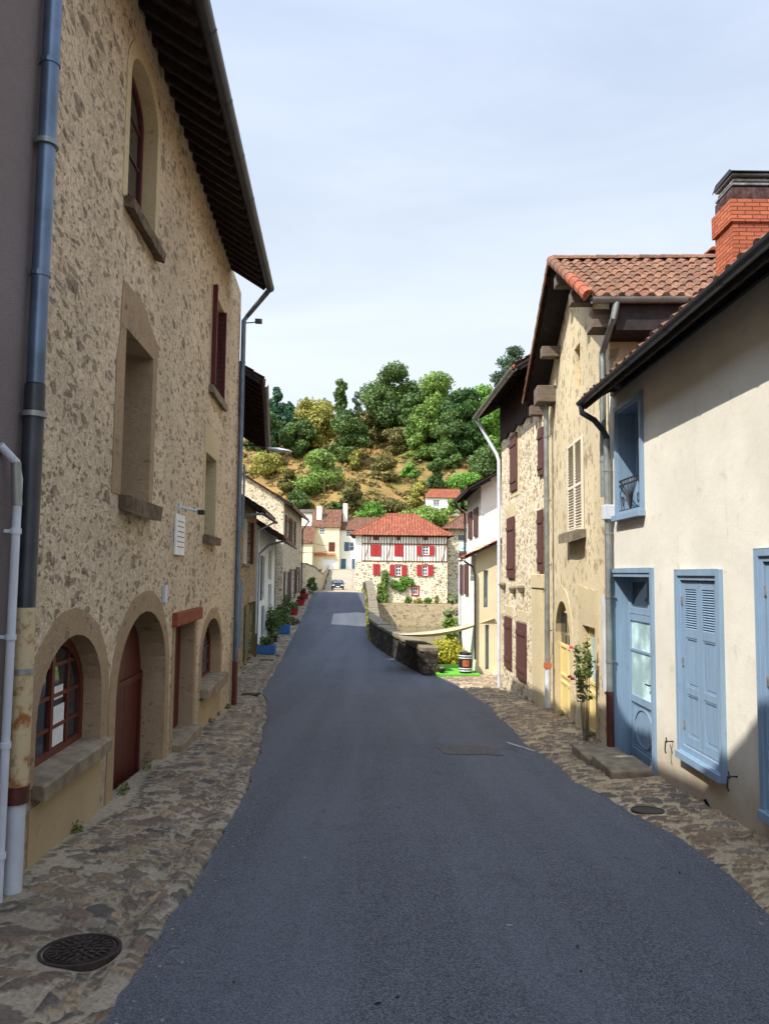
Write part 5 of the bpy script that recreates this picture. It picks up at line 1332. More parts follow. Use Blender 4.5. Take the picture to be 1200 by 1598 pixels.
for i in range(n):
    a = h.L * i / n; mb.box(a + .004, a + h.L / n - .004, -.05 - (i % 2) * .012, .0, zb_ + .15 * math.sin(i * .9) * .3 - .1, ze + .02)
mb.build('gable_boards', M['rafter'], P)
SL = .6; OF = .62
f = roof_eave(h, D, ze, SL, OF, .3, .3, .21, .34, TILE_RED, 6, seed=31, rafters=True, u0=-.6, u1=h.L + .12)
mb = MB(); zg = ze - OF * SL; mb.gutter((-.65, -OF - .07, zg), (h.L + .1, -OF - .07, zg), .085); mb.build('gutter', M['zinc'], P, smooth=True)
pp = pipe(P, [(-.55, -OF - .07, zg - .05), (-.52, -OF * .9, zg - .25), (-.02, -.14, zg - 1.2), (.04, -.09, zg - 1.4), (.04, -.09, h.z(781, 1075, -.09))], .05, 'pvc', 'downpipe', 4)
ur = h.u(853, 850, -.12); pp = pipe(P, [(ur, -.12, h.z(853, 632, -.1)), (ur, -.12, h.z(853, 1035, -.12))], .055, 'zinc', 'downpipe', 4)
pipe(pp, [(ur, -.12, h.z(853, 1034, -.12)), (ur, -.12, h.z(855, 1104, -.12))], .062, 'pvc', 'pipe_length')
MB().box(ur - .07, ur + .07, -.19, -.05, h.z(853, 1042, -.12), h.z(853, 1034, -.12)).build('pipe_collar', M['terracotta'], pp)

# --- R4 white riverside house: tall block and lower block in front
h = House('riverside_house', 'white riverside house with orange lean-to roof behind the green mat', (3.28, 27.6), (9, 27.6)); R4 = h
P = h.o; zb = -5.7
ze = at(748, 866, 28).z
wn_ = h.rect(754.5, 761.5, (758, 890), (758, 948)); dn = h.rect(757, 763, (760, 975), (760, 1045))
mb = MB(); mb.sheet(rectp(0, h.L, zb, ze + .3), [rectp(*wn_), rectp(*dn)], 0, .25); mb.build('wall', M['yellow'], P)
mb = MB(); mb.add([(0, 0, zb), (0, 0, ze), (0, 6.4, ze), (0, 6.4, zb)], [(0, 1, 2, 3)]); mb.add([(0, 6.4, zb), (h.L, 6.4, zb), (h.L, 6.4, ze), (0, 6.4, ze)], [(0, 1, 2, 3)]); mb.build('river_wall', M['white'], P)
w = window(P, *wn_, .12, .05, 1, 2, 'blue', 'glass_pale'); w = window(P, *dn, .15, .05, 1, 3, 'blue', 'glass_pale', name='glass_door')
# tall block
zt = at(752, 770, 29).z + .35; mb = MB(); X0 = .37
mb.sheet([(X0, ze), (h.L, ze), (h.L, zt + 1.9), (X0 + 3.0, zt + 1.75), (X0, zt)], [], 1.4, 0)
mb.add([(X0, 1.4, ze - .6), (X0, 1.4, zt), (X0, 6.4, zt), (X0, 6.4, ze - .6)], [(0, 1, 2, 3)]); mb.build('upper_wall', M['white'], P)
tiles('roof', P, (X0 - .5, 6.7, zt - .22), (0, -1, 0), (.87, 0, .48), 5.8, 4.2, .21, .34, None, .04, 6, TILE_BROWN, 3)
mb = MB(); mb.gutter((X0 - .56, .9, zt - .2), (X0 - .56, 6.7, zt - .2), .08); mb.build('gutter', M['zinc_dark'], P, smooth=True)
pipe(P, [(X0 - .56, 6.2, zt - .25), (X0 - .4, 6.3, zt - .5), (X0 - .1, 6.3, zt - .75), (X0 - .1, 6.3, ze)], .045, 'zinc_dark', 'downpipe')
for i in range(9): MB().obox((X0 - .45, 1.0 + i * .65, zt - .27), (X0 + .3, 1.0 + i * .65, zt + .14), .08, .1).build('rafter', M['rafter'], P)
# lean-to roof over the front
tiles('roof', P, (-.38, 6.7, ze - .22), (0, -1, 0), (.87, 0, .42), 7.0, 3.0, .2, .33, None, .035, 6, TILE_RED, 6, label if False else None) if False else tiles('lean_to_roof', P, (-.38, 1.36, ze - .16), (0, -1, 0), (.9, 0, .43), 1.66, 4.2, .2, .33, None, .035, 6, TILE_RED, 6)
mb = MB(); mb.gutter((-.44, -.3, ze - .18), (-.44, 1.4, ze - .18), .06); mb.build('gutter', M['zinc'], P, smooth=True)
pipe(P, [(-.42, -.1, ze - .24), (-.1, -.1, ze - .45), (-.03, -.08, ze - .7), (-.03, -.08, -1.0)], .035, 'zinc_dark', 'downpipe', 2)
for y in (2.2, 4.2): # shutters on the river side
    for zc, hh in ((zt - 1.9, 1.1), (ze - 1.5, 1.2)):
        x = X0 - .01 if zc > ze - .3 else -.01
        for k in (0, 1): MB().box(x - .06, x - .01, y + k * .62, y + k * .62 + .58, zc, zc + hh).build('shutter', M['brown_sh'], P)
pipe(P, [(-.06, 5.2, ze - .1), (-.06, 5.2, -1.6)], .05, 'pvc', 'downpipe')
mb = MB(); mb.box(.55, 1.75, -.5, 0, zb, -1.42); mb.build('stone_step', M['rubble_pale'], P, bevel=.02)

# --- curved roadside parapet and bridge parapet on the right
pts = [ground_at(px_, py_) for px_, py_ in ((661, 1056), (647, 1048), (634, 1041), (620, 1033), (606, 1024), (592, 1015), (584, 1009), (579, 1003), (576, 994), (575.5, 983), (575.5, 970), (575, 955), (573, 940), (571, 928))]
pts = [(p.x, p.y) for p in pts if True]
pts = [p for i, p in enumerate(pts) if i == 0 or p[1] > pts[i - 1][1] + .2]
hts = [.86 + .2 * min(1, i / 5) - (.12 if i > 7 else 0) for i in range(len(pts))]
k_ = next(i for i, p in enumerate(pts) if p[1] > 40)
wall_run('curved_parapet', 'dark mossy curved stone wall at the road edge before the bridge', pts[:k_ + 1], hts[:k_ + 1], .5, 'rubble_dark', zbase=-5.8, cope='coping')
far = [(float(roadR(y)) + .0, y) for y in (72, 80, 92, 104, 115, 130, 145, 160)]
wall_run('bridge_parapet', 'long stone bridge parapet with flat coping climbing to the half-timbered house', pts[k_:] + far, hts[k_:] + [1.0, 1.0, 1.05, 1.1, 1.15, 1.2, 1.1, 1.0], .55, 'rubble_dark', zbase=-5.8, cope='coping')
leaves('grass_verge', None, [(float(roadR(y)) - .05, y, float(zroad(y)) + .08, .16, .7, .16) for y in np.arange(41, 160, 1.1)], 7000, .09, [lin(150, 150, 70), lin(120, 130, 60), lin(176, 160, 90)], 5)
tag(bpy.data.objects['grass_verge'], 'yellow green weeds along the foot of the bridge parapet', 'grass', kind='stuff')

# --- green mat, barrel, bowl, hedge, sail
zm = -1.44
mt = MB(); mt.box(1.86, 3.35, 26.85, 29.8, zm - .22, zm); mt = mt.build('turf_mat', M['turf'], None, loc=(2.6, 28, zm - .2)); tag(mt, 'bright green artificial turf terrace beside the curved wall', 'mat')
bx, by = at(726, 1046, 27.3).x, 27.3
o = empty('barrel', (bx, by, zm)); tag(o, 'dark banded barrel with an orange square standing on the green turf', 'barrel')
prof = [(0, 0), (.2, 0), (.225, .12), (.24, .34), (.225, .56), (.2, .7), (.18, .7), (.18, .67), (0, .67)]
MB().lathe(prof, n=24).build('staves', M['black'], o, smooth=True)
for z in (.06, .14, .5, .58): MB().lathe([(.222 + .014 * math.sin(z * 4.4), z), (.234 + .012 * math.sin(z * 4.4), z + .02), (.222 + .014 * math.sin(z * 4.4), z + .045)], n=24).build('hoop', M['pvc'], o, smooth=True)
mb = MB(); vs = [(.246 * math.sin(a), -.246 * math.cos(a), z) for z in (.24, .46) for a in np.linspace(-.5, .5, 7)]; mb.add(vs, [(k, k + 1, k + 8, k + 7) for k in range(6)]); mb.build('orange_square', M['terracotta'], o)
leaves('dried_flowers', o, [(0, 0, .74, .08, .08, .06)], 60, .03, OCHRE, 3)
b = at(689, 1043, 27.2); bw = MB().lathe([(0, 0), (.06, 0), (.13, .08), (.15, .16), (.13, .16), (.1, .1), (0, .1)], n=20)
bo = bw.build('bowl_planter', M['dark_pot'], None, smooth=True); bo.location = (b.x, b.y, zm); tag(bo, 'round dark bowl planter on the green turf near the wall end', 'planter')
leaves('plant', bo, [(0, 0, .17, .1, .1, .06)], 60, .03, [lin(170, 150, 140), lin(120, 100, 90)], 3)
o = leaves('grass_bank', None, [(2.3 + .25 * (i % 3), 30.6 + .4 * (i // 3), -1.35 + .1 * (i // 3), .45, .4, .6) for i in range(9)] + [(1.9, 30.4, -1.3, .3, .4, .55)], 5000, .07, [lin(150, 150, 40), lin(176, 170, 60), lin(120, 128, 40)], 4, shell=.3, up=.5)
tag(o, 'yellow green tall grass behind the bowl planter', 'grass', kind='stuff')
tree('bush', 'leafy green bush in front of the river behind the sail', 703, 1020, 958, 40, 32.5, 'round', G_MID, 2600, .075, 5, 'bush', trunk=False, low=.0, terr=lambda x, y: -1.6)
tree('willow_bush', 'grey green willowy bush by the riverside house', 708, 985, 918, 36, 36, 'round', [lin(120, 128, 90), lin(150, 156, 112), lin(100, 112, 70)], 2600, .09, 6, 'bush', trunk=False, low=.0, terr=lambda x, y: -3.0)
# shade sail, a sagging triangle
mb = MB(); vs = []; n, m_ = 18, 6
for i in range(n + 1):
    t = i / n; u_ = at(612 + 159 * t, 989 - 25 * t + 5 * math.sin(math.pi * t), 30.6 - 3.0 * t)
    l_ = at(612 + 159 * t, 990 - 25 * t + 9 * math.sin(math.pi * t), 28.2 - .7 * t)
    for j in range(m_ + 1):
        k_ = j / m_; p = u_.lerp(l_, k_); p.z -= .16 * math.sin(math.pi * k_) * math.sin(math.pi * t); vs.append(tuple(p))
mb.add(vs, [(i * (m_ + 1) + j, i * (m_ + 1) + j + 1, (i + 1) * (m_ + 1) + j + 1, (i + 1) * (m_ + 1) + j) for i in range(n) for j in range(m_)])
so = mb.build('shade_sail', M['sail'], None, smooth='all'); tag(so, 'beige canvas shade sail slung over the green turf', 'sail')
sm = so.modifiers.new('cloth', 'SOLIDIFY'); sm.thickness = .012
# --- climbing rose against the gable house
rp_ = Vector((3.28, 12.6, float(zroad(12.6)) + .1)); o = empty('rose_bush', rp_); tag(o, 'tall thin rose bush with pink blooms against the ochre gable house', 'plant')
mb = MB(); g = random.Random(3); tips = []
for i in range(7):
    H_ = g.uniform(1.2, 1.75); a = g.uniform(-.28, .2); b_ = g.uniform(-.15, .1)
    pts_ = [(b_ * .3, a * .5, -.05), (b_ * .6, a * .7, H_ * .35), (b_ * .9, a * 1.1, H_ * .7), (b_, a * 1.6, H_)]; tips.append(pts_); mb.tube(pts_, [.008, .006, .005, .003], 5)
mb.build('stems', M['bark'], o, smooth='all')
bl = []
for t in tips:
    for k in range(6): q = g.uniform(.2, 1); p0 = Vector(t[1]).lerp(Vector(t[3]), q); bl.append((p0.x, p0.y, p0.z, .08, .1, .1))
leaves('leaves', o, bl, 620, .034, [lin(60, 84, 40), lin(96, 112, 56), lin(120, 128, 70)], 8, .2)
def rose(P_, p, r=.05):
    mb = MB(); gg = random.Random(int(p[2] * 100))
    for k in range(16):
        a = gg.random() * 6.28; e = gg.uniform(0, 1.3); c = Vector(p) + Vector((math.cos(a) * math.cos(e), math.sin(a) * math.cos(e), math.sin(e))) * r * .5
        nrm = (c - Vector(p)).normalized(); t_ = nrm.cross(Vector((.3, .2, 1))).normalized(); b_ = nrm.cross(t_)
        mb.add([c - t_ * r * .5, c + b_ * r * .45, c + t_ * r * .5, c - b_ * r * .45], [(0, 1, 2, 3)])
    return mb.build('bloom', M['petal'], P_)
for px_, py_ in ((891, 1011), (889, 1057), (893, 1060)):
    q = at(px_, py_, 12.55) - rp_; rose(o, tuple(q), .055)

# --- HT half-timbered house by the river
Yh = 106
A_, B_ = at(564, 900, Yh), at(698, 900, Yh)
h = House('half_timbered_house', 'half timbered house with red shutters and hipped orange roof across the river', (A_.x - .9, Yh), (B_.x, Yh)); HT = h; P = h.o
D = 9; ze = at(630, 836, Yh).z; zm_ = at(630, 877, Yh).z; zb = -2.5; u_t = .9
def hr(x0, x1, y0, y1): return h.rect(x0, x1, ((x0 + x1) / 2, y0), ((x0 + x1) / 2, y1))
lo = [hr(617, 626, 882, 898), hr(659, 667, 882, 898), hr(644, 652, 916, 928), hr(583, 592, 880, 897)]
up = [hr(580, 593, 850, 868), hr(616, 628, 850, 868), hr(659, 669, 852, 866)]
mb = MB(); mb.sheet(rectp(0, h.L, zb, zm_), [rectp(*r) for r in lo], 0, .2); mb.add([(0, 0, zb), (0, D, zb), (0, D, ze), (0, 0, ze)], [(0, 1, 2, 3)]); mb.add([(h.L, 0, zb), (h.L, D, zb), (h.L, D, ze), (h.L, 0, ze)], [(0, 1, 2, 3)]); mb.add([(0, D, zb), (h.L, D, zb), (h.L, D, ze), (0, D, ze)], [(0, 1, 2, 3)])
mb.build('wall', M['rubble_far'], P)
mb = MB(); mb.sheet(rectp(0, h.L, zm_, ze), [rectp(*r) for r in up], -.02, .2); mb.build('upper_wall', M['white'], P)
mb = MB(); tb = lambda a, b, w=.14: mb.obox((a[0], -.05, a[1]), (b[0], -.05, b[1]), .1, w, (0, 0, 1) if abs(a[0] - b[0]) > .01 else (1, 0, 0))
H_ = ze - zm_; zmid = zm_ + H_ * .68
for z in (zm_ + .1, zmid, ze - .1): mb.box(u_t, h.L, -.05, .0, z - .08, z + .08)
n = 31; r_ = random.Random(9)
for i in range(n + 1):
    x = u_t + .08 + (h.L - u_t - .16) * i / n
    if any(r[0] - .1 < x < r[1] + .1 for r in up): 
        mb.box(x - .05, x + .05, -.085, .0, zmid, ze)
        continue
    mb.box(x - .055, x + .055, -.045, .0, zm_, ze)
for i in (1, 9, 22, 29):
    x = u_t + (h.L - u_t) * i / n; mb.obox((x, -.03, zm_ + .1), (x + .75 * (1 if i % 2 else -1), -.03, ze - .2), .06, .12, (0, -1, 0))
mb.build('timber_frame', M['timber'], P)
for i, r in enumerate(lo + up):
    closed = i in (3, 4, 5)
    if i == 2:
        w = window(P, *r, .05, .1, 2, 2, 'white_paint', 'glass', mun=.1); mb = MB(); mb.ring(rectp(r[0] - .2, r[1] + .2, r[2] - .2, r[3] + .2), rectp(*r), -.05, .02, .02); mb.build('surround', M['red_sh'], w); continue
    if closed:
        w = planks(P, r[0] - .08, r[1] + .08, r[2], r[3], -.12, 6, 'red_sh', 'shutter', None, ())
        m_ = (r[0] + r[1]) / 2; MB().box(m_ - .02, m_ + .02, -.14, -.12, r[2], r[3]).build('shutter_bar', M['maroon'], w)
    else:
        w = window(P, *r, .04, .1, 2, 3, 'white_paint', 'glass', mun=.09)
        mb = MB(); mb.box(r[0] - .1, r[1] + .1, -.08, .02, r[3], r[3] + .14); mb.box(r[0] - .1, r[1] + .1, -.14, .02, r[2] - .12, r[2]); mb.build('surround', M['red_sh'], w)
        for a, b in ((r[0] - .78, r[0] - .06), (r[1] + .06, r[1] + .78)): planks(w, a, b, r[2] - .05, r[3] + .05, -.16, 4, 'red_sh', 'shutter', None, ())
for px_ in (587, 622, 664):
    r = hr(px_ - 3.5, px_ + 3.5, 836, 843); MB().box(r[0], r[1], -.09, -.02, r[2], r[3]).build('attic_opening', M['timber'], P)
roof_hip(h, D, ze, 3.3, .75, .4, .5, TILE_RED, 5, 3, .09)
leaves('ivy', P, [(h.u(600, 930), -.3, z, .55, .3, .5) for z in np.arange(-2.2, 2.5, .6)] + [(h.u(594, 920), -.2, z, .5, .3, .5) for z in np.arange(-2.2, .5, .6)], 1500, .16, G_MID, 3)
leaves('creeper', P, [(h.u(615 + 4 * i, 915), -.25, at(620, 905 + 2 * (i % 4) + (i < 4) * 6, Yh).z, .7, .25, .55) for i in range(7)], 1100, .17, G_BRIGHT, 4)
for i, (px_, w_, hh, cl) in enumerate(((637, 14, 12, G_MID), (652, 14, 9, G_YEL), (667, 14, 9, G_MID), (681, 8, 14, G_YEL), (703, 14, 16, G_OLIVE))):
    lab = ['round green shrub at the foot of the half-timbered house', 'low yellow shrub right of the round green one', 'small green shrub under the lower red-framed window', 'thin pale shrub against the stone wall', 'reddish olive shrub at the right corner of the half-timbered house'][i]
    tree('shrub', lab, px_, 943, 943 - hh, w_, Yh - 1.5, 'round', cl, 260, .16, 20 + i, 'shrub', 'shrubs below the half timbered house', trunk=False, low=0, terr=terr1)
# embankment
e = MB(); e.box(-3.5, 40, 99.5, 100.6, -5.8, -1.9); e = e.build('river_wall', M['rubble_bank'], None, loc=(15, 100, -5.5)); tag(e, 'tan stone river embankment below the half-timbered house', 'wall')
# --- second house to its right
A_, B_ = at(699, 900, 114), at(764, 900, 114)
h = House('stone_barn_house', 'stone house with brown hipped roof right of the half-timbered house', (A_.x, 114), (B_.x, 114)); P = h.o
ze = at(720, 826, 114).z; shell(h, rectp(0, h.L, -3, ze), [], 10, -3, M['rubble_far'], sides=[(0, -3), (0, ze), (5, ze), (10, ze), (10, -3)])
roof_hip(h, 10, ze, 2.9, 1.0, .4, .5, TILE_BROWN, 5, 5, .08)
r = h.rect(716, 728, (722, 862), (722, 900)); 
w = planks(P, r[0], r[1], r[2], r[3], -.1, 5, 'brown_sh', 'barn_door', None, ()); MB().box(r[0] - .1, r[1] + .1, -.15, 0, r[3] + .2, r[3] + 1.4).build('glazed_panel', M['glass_pale'], P)
r = h.rect(715, 727, (721, 835), (721, 843)); MB().box(r[0], r[1], -.05, 0, r[2], r[3]).build('window', M['glass'], P)
# ================================================================== VILLAGE, HILL, TREES, STREET FURNITURE
def village(name, label, xl, xr, Y, yeave, yridge, D, wallm, pal, zb=1.5, ov=.35, wins=(), seed=1, ybase=None, sl=None, tw=.36):
    A_, B_ = at(xl, yeave, Y), at(xr, yeave, Y); h = House(name, label, (A_.x, Y), (B_.x, Y)); ze = at((xl + xr) / 2, yeave, Y).z
    zr_ = at((xl + xr) / 2, yridge, Y + D / 2).z; s = (zr_ - ze) / (D / 2)
    holes = []
    rr = []
    for x0, x1, y0, y1, kind in wins:
        r = h.rect(x0, x1, ((x0 + x1) / 2, y0), ((x0 + x1) / 2, y1)); rr.append((r, kind)); holes.append(rectp(*r))
    shell(h, rectp(0, h.L, zb, ze), holes, D, zb, wallm, sides=[(0, zb), (0, ze), (D / 2, ze + D / 2 * s), (D, ze), (D, zb)])
    for r, kind in rr:
        if kind == 'w': 
            w = window(h.o, *r, .06, .12, 2, 3, 'white_paint', 'glass', mun=.1)
        elif kind == 'wb': w = window(h.o, *r, .06, .1, 2, 2, 'white_paint', 'glass_blue', mun=.08); mb = MB(); mb.box(r[0] - .1, r[0] + (r[1] - r[0]) * .42, -.08, 0, r[2], r[3]); mb.build('shutter', M['blue_dk'], w)
        elif kind == 's': planks(h.o, *r, .02, 5, 'rust_frame', 'shutter', None, ())
        elif kind == 'd': planks(h.o, *r, .08, 3, 'blue_door', 'door', None, ())
        elif kind == 'dd': planks(h.o, *r, .08, 3, 'blue_dk', 'door', None, ())
        elif kind == 'g': MB().box(r[0], r[1], .25, .3, r[2], r[3]).build('garage_door', M['white_paint'], h.o)
        elif kind == 'o': MB().box(r[0], r[1], .24, .3, r[2], r[3]).build('window', M['glass'], h.o)
    roof_eave(h, D, ze, s, ov, ov * .8, .3, tw, .5, pal, 4, seed=seed, rafters=False, amp=.07)
    return h, ze
h, ze = village('beige_house', 'tall beige village house with white chimney at the end of the bridge', 488, 530, 168, 821, 796, 9, M['yellow'], TILE_BROWN, wins=((499, 507, 823, 834, 'w'), (513, 523, 846, 861, 's'), (503, 524, 872, 888, 'g')))
a = h.uz(489, 866); b = h.uz(523, 866); mb = MB(); mb.add([(a[0], -.02, a[1] + .4), (b[0], -.02, b[1] + .3), (b[0], -.7, b[1] - .1), (a[0], -.7, a[1] - .1)], [(0, 1, 2, 3)]); aw = mb.build('awning_roof', M['terracotta'], h.o); aw.modifiers.new('t', 'SOLIDIFY').thickness = .1
u = h.u(499, 800, 2.5); MB().box(u - .55, u + .55, 1.6, 2.5, ze + 1, at(499, 790, 170).z).build('chimney', M['white'], h.o, bevel=.04)
village('cream_side_house', 'small cream house left of the beige village house', 462, 487.5, 164, 846, 822, 7, M['yellow'], TILE_BROWN, wins=())
h, ze = village('white_village_house', 'white village house with teal door right of the beige one', 530.5, 566, 170, 826, 809, 8, M['white'], TILE_BROWN, wins=((540, 554, 826, 837, 'w'), (538, 553, 846, 860, 'wb'), (532, 540, 872, 889, 'd'), (549, 554, 872, 888, 'dd')), tw=.33)
mb = MB(); q = at(541, 800, 176); mb.box(-.55, .55, -.4, .4, -6, 3.2); o = mb.build('chimney_stack', M['white']); o.location = (q.x, q.y, q.z - 1.0); 
bpy.data.objects.remove(o)
u = h.u(539, 800, 3); MB().box(u - .5, u + .5, 2.6, 3.4, ze + .5, at(541, 786, 173).z).build('chimney', M['white'], h.o, bevel=.04)
village('brown_roof_house', 'low brown roofed house behind the white village house', 552, 590, 178, 826, 808, 8, M['yellow'], TILE_BROWN)
village('pale_gable_house', 'pale house half hidden left of the beige village house', 468, 487, 178, 800, 796, 6, M['white'], TILE_GREY)
village('grey_barn', 'grey roofed barn among the trees above the village', 484, 521, 205, 784, 770, 8, M['white'], TILE_GREY, zb=12, wins=((497, 518, 785, 791, 'o'),))
village('white_hill_house', 'white house with orange roof on the slope above the river', 665, 718, 190, 776, 764, 8, M['white'], TILE_RED, zb=8, wins=((676, 686, 780, 790, 'w'),))
# pole
q = at(506, 800, 160); o = MB().tube([(0, 0, -2), (0, 0, at(506, 738, 160).z - q.z)], [.11, .07], 8).build('utility_pole', M['bark'], None, smooth=True); o.location = q; tag(o, 'thin wooden utility pole rising above the beige village house', 'pole')
tree('shrub', 'dark shrub added in place of shade at the near end of the sunlit bridge wall', 486, 926, 900, 22, 68.8, 'dome', G_DARK, 900, .09, 61, 'shrub', trunk=False, low=0, terr=lambda x, y: float(zroad(y)))  # shrub put in to darken the wall foot where shade falls
# overhead cables to the beige house
def cable(p, q, sag, name='overhead_cable', label=None, r=.012):
    p, q = Vector(p), Vector(q); pts = [p.lerp(q, i / 12) + Vector((0, 0, -4 * sag * (i / 12) * (1 - i / 12))) for i in range(13)]
    o = MB().tube([t - p for t in pts], r, 5).build(name, M['black'], None, smooth='all'); o.location = p; tag(o, label, 'cable'); return o
cable(at(470, 842, 66), at(529, 848, 167), .5, label='thin overhead cable crossing to the beige village house, upper', r=.03)
cable(at(470, 862, 66), at(529, 850, 167), .6, label='thin overhead cable crossing to the beige village house, lower', r=.03)
# car
cx = at(527, 918, 112); o = empty('parked_car', (cx.x, 112, float(zroad(112)) + .03)); o.rotation_euler = (0, 0, R(4)); tag(o, 'dark grey hatchback car on the bridge', 'car')
prof = [(-1.95, .3), (-1.98, .62), (-1.85, .78), (-1.0, .92), (-.35, 1.38), (.2, 1.45), (1.0, 1.42), (1.75, 1.0), (1.95, .9), (1.98, .45), (1.9, .28)]
def hull(prof, w0, w1, zsplit):
    mb = MB(); n = len(prof)
    f = lambda z: w0 if z < zsplit else w0 + (w1 - w0) * (z - zsplit) / (1.45 - zsplit)
    vs = [(-f(z), y, z) for y, z in prof] + [(f(z), y, z) for y, z in prof]
    t = tessellate_polygon([[Vector((y, z, 0)) for y, z in prof]])
    mb.add(vs, [tuple(q) for q in t] + [tuple(i + n for i in reversed(q)) for q in t] + [(i, (i + 1) % n, (i + 1) % n + n, i + n) for i in range(n)]); return mb
hull(prof, .86, .6, .85).build('body', M['carpaint'], o, bevel=.06)
mb = MB(); mb.add([(-.62, -.98, .97), (.62, -.98, .97), (.52, -.42, 1.36), (-.52, -.42, 1.36)], [(0, 1, 2, 3)]); w = mb.build('windscreen', M['glass_blue'], o); w.modifiers.new('t', 'SOLIDIFY').thickness = .04; w.location = (0, -.03, .03)
mb = MB(); mb.box(-.83, .83, -.3, 1.3, 1.0, 1.3); mb.build('side_windows', M['glass'], o, bevel=.08)
for s in (-1, 1):
    for y in (-1.25, 1.3):
        wh = MB(); wh.tube([(s * .7, y, .31), (s * .88, y, .31)], .31, 18); wo_ = wh.build('wheel', M['rubber'], o); hb_ = MB(); hb_.tube([(s * .86, y, .31), (s * .89, y, .31)], .19, 14); hb_.build('rim', M['zinc'], wo_)
    mb = MB(); mb.box(s * .62 - .16, s * .62 + .16, -1.99, -1.85, .6, .74); mb.build('headlight', M['white_paint'], o, bevel=.03)
    mb = MB(); mb.box(s * .95 - .09, s * .95 + .09, -.85, -.7, .92, 1.04); mb.build('mirror', M['carpaint'], o, bevel=.03)
MB().box(-.26, .26, -2.03, -1.97, .42, .54).build('number_plate', M['white_paint'], o)
MB().box(-.6, .6, -2.01, -1.95, .3, .58).build('grille', M['black'], o, bevel=.02)
# street lamp on the second left house
q = at(419, 700, 25.5); e0 = Vector((-4.75, 25.2, q.z + .05)); o = empty('street_lamp', e0); tag(o, 'grey street lamp head on an arm from the left row of houses', 'lamp')
mb = MB(); mb.tube([(0, 0, 0), (.35, .1, .03), tuple(q - e0)], .03, 8); mb.build('arm', M['zinc_dark'], o, smooth=True)
d_ = Vector((.76, .25, -.05)); s_ = q - e0; mb = MB(); prof = [(-.04, .05, .03), (.0, .09, .05), (.3, .13, .07), (.62, .1, .045), (.76, .03, .01)]
vs = []
for t, hw, hh in prof:
    c = s_ + d_ * (t / .76) ; sd_ = Vector((-.3, .95, 0)).normalized()
    vs += [c + sd_ * (hw * math.cos(k * math.pi / 4)) + Vector((0, 0, hh * math.sin(k * math.pi / 4))) for k in range(8)]
mb.add(vs, [(i * 8 + k, i * 8 + (k + 1) % 8, i * 8 + 8 + (k + 1) % 8, i * 8 + 8 + k) for i in range(4) for k in range(8)] + [tuple(range(8)), tuple(range(39, 31, -1))]); mb.build('lamp_head', M['pvc'], o, smooth=True)
# planters and pots on the left footway
def gnd(px, py): p = ground_at(px, py, .05); return p
def pot(px, py, r, hh, mat, label, cols=G_DARK, ph=.35, pr=.28, n=260, sq=False, ls=.05, seed=1, grp=None, shape=None):
    p = gnd(px, py); o = empty('planter' if sq else 'flower_pot', p); tag(o, label, 'planter' if sq else 'flower pot', grp); mb = MB()
    if sq: 
        mb.box(-r, r, -r * .6, r * .6, .03, hh); 
        for sx in (-1, 1):
            for sy in (-1, 1): mb.box(sx * r - .035, sx * r + .035, sy * r * .6 - .035, sy * r * .6 + .035, 0, hh + .03)
        mb.build('box', M[mat], o, bevel=.01)
    else: mb.lathe([(0, 0), (r * .72, 0), (r, hh * .9), (r * 1.08, hh * .9), (r * 1.08, hh), (r * .9, hh), (r * .85, hh * .85), (0, hh * .85)], n=18); mb.build('pot', M[mat], o, smooth=True)
    g = random.Random(seed); bl = shape or [(g.uniform(-.5, .5) * pr, g.uniform(-.5, .5) * pr, hh + ph * g.uniform(.1, .9), pr * .5, pr * .5, ph * .4) for _ in range(8)]
    leaves('plant', o, bl, n, ls, cols, seed)
    return o
pot(415, 1021, .38, .4, 'blue_box', 'bright blue box planter nearest of those on the left footway', G_DARK, .35, .35, 350, True, .06, 2)
pot(427, 1002, .2, .3, 'dark_pot', 'dark pot with a tall leafy shrub beside the white left house', G_DARK, 1.3, .55, 900, False, .07, 3)
pot(443, 989, .3, .5, 'blue_box', 'far blue box planter with a climbing plant', G_DARK, 1.5, .5, 900, True, .07, 4)
pot(459, 960, .3, .45, 'red_pot', 'nearest red flower pot on the left footway', G_DARK, .4, .35, 260, False, .07, 5, 'red pots by the left footway')
pot(469, 945, .36, .45, 'red_pot', 'middle red flower pot in front of the stone house', [lin(120, 30, 40), lin(90, 40, 40), lin(70, 80, 40)], .3, .4, 260, False, .07, 6, 'red pots by the left footway')
pot(475, 935, .36, .45, 'red_pot', 'farthest red flower pot in front of the stone house', [lin(120, 30, 40), lin(90, 40, 40)], .4, .4, 260, False, .07, 7, 'red pots by the left footway')
p = gnd(455, 976); o = leaves('rockery', None, [(p.x - .5, p.y + 1, p.z + .15, .9, 1.6, .3)], 900, .09, [lin(90, 84, 70), lin(120, 110, 90), lin(60, 66, 40)], 4); tag(o, 'low brown planting along the left footway beyond the blue planter', 'plants', kind='stuff')
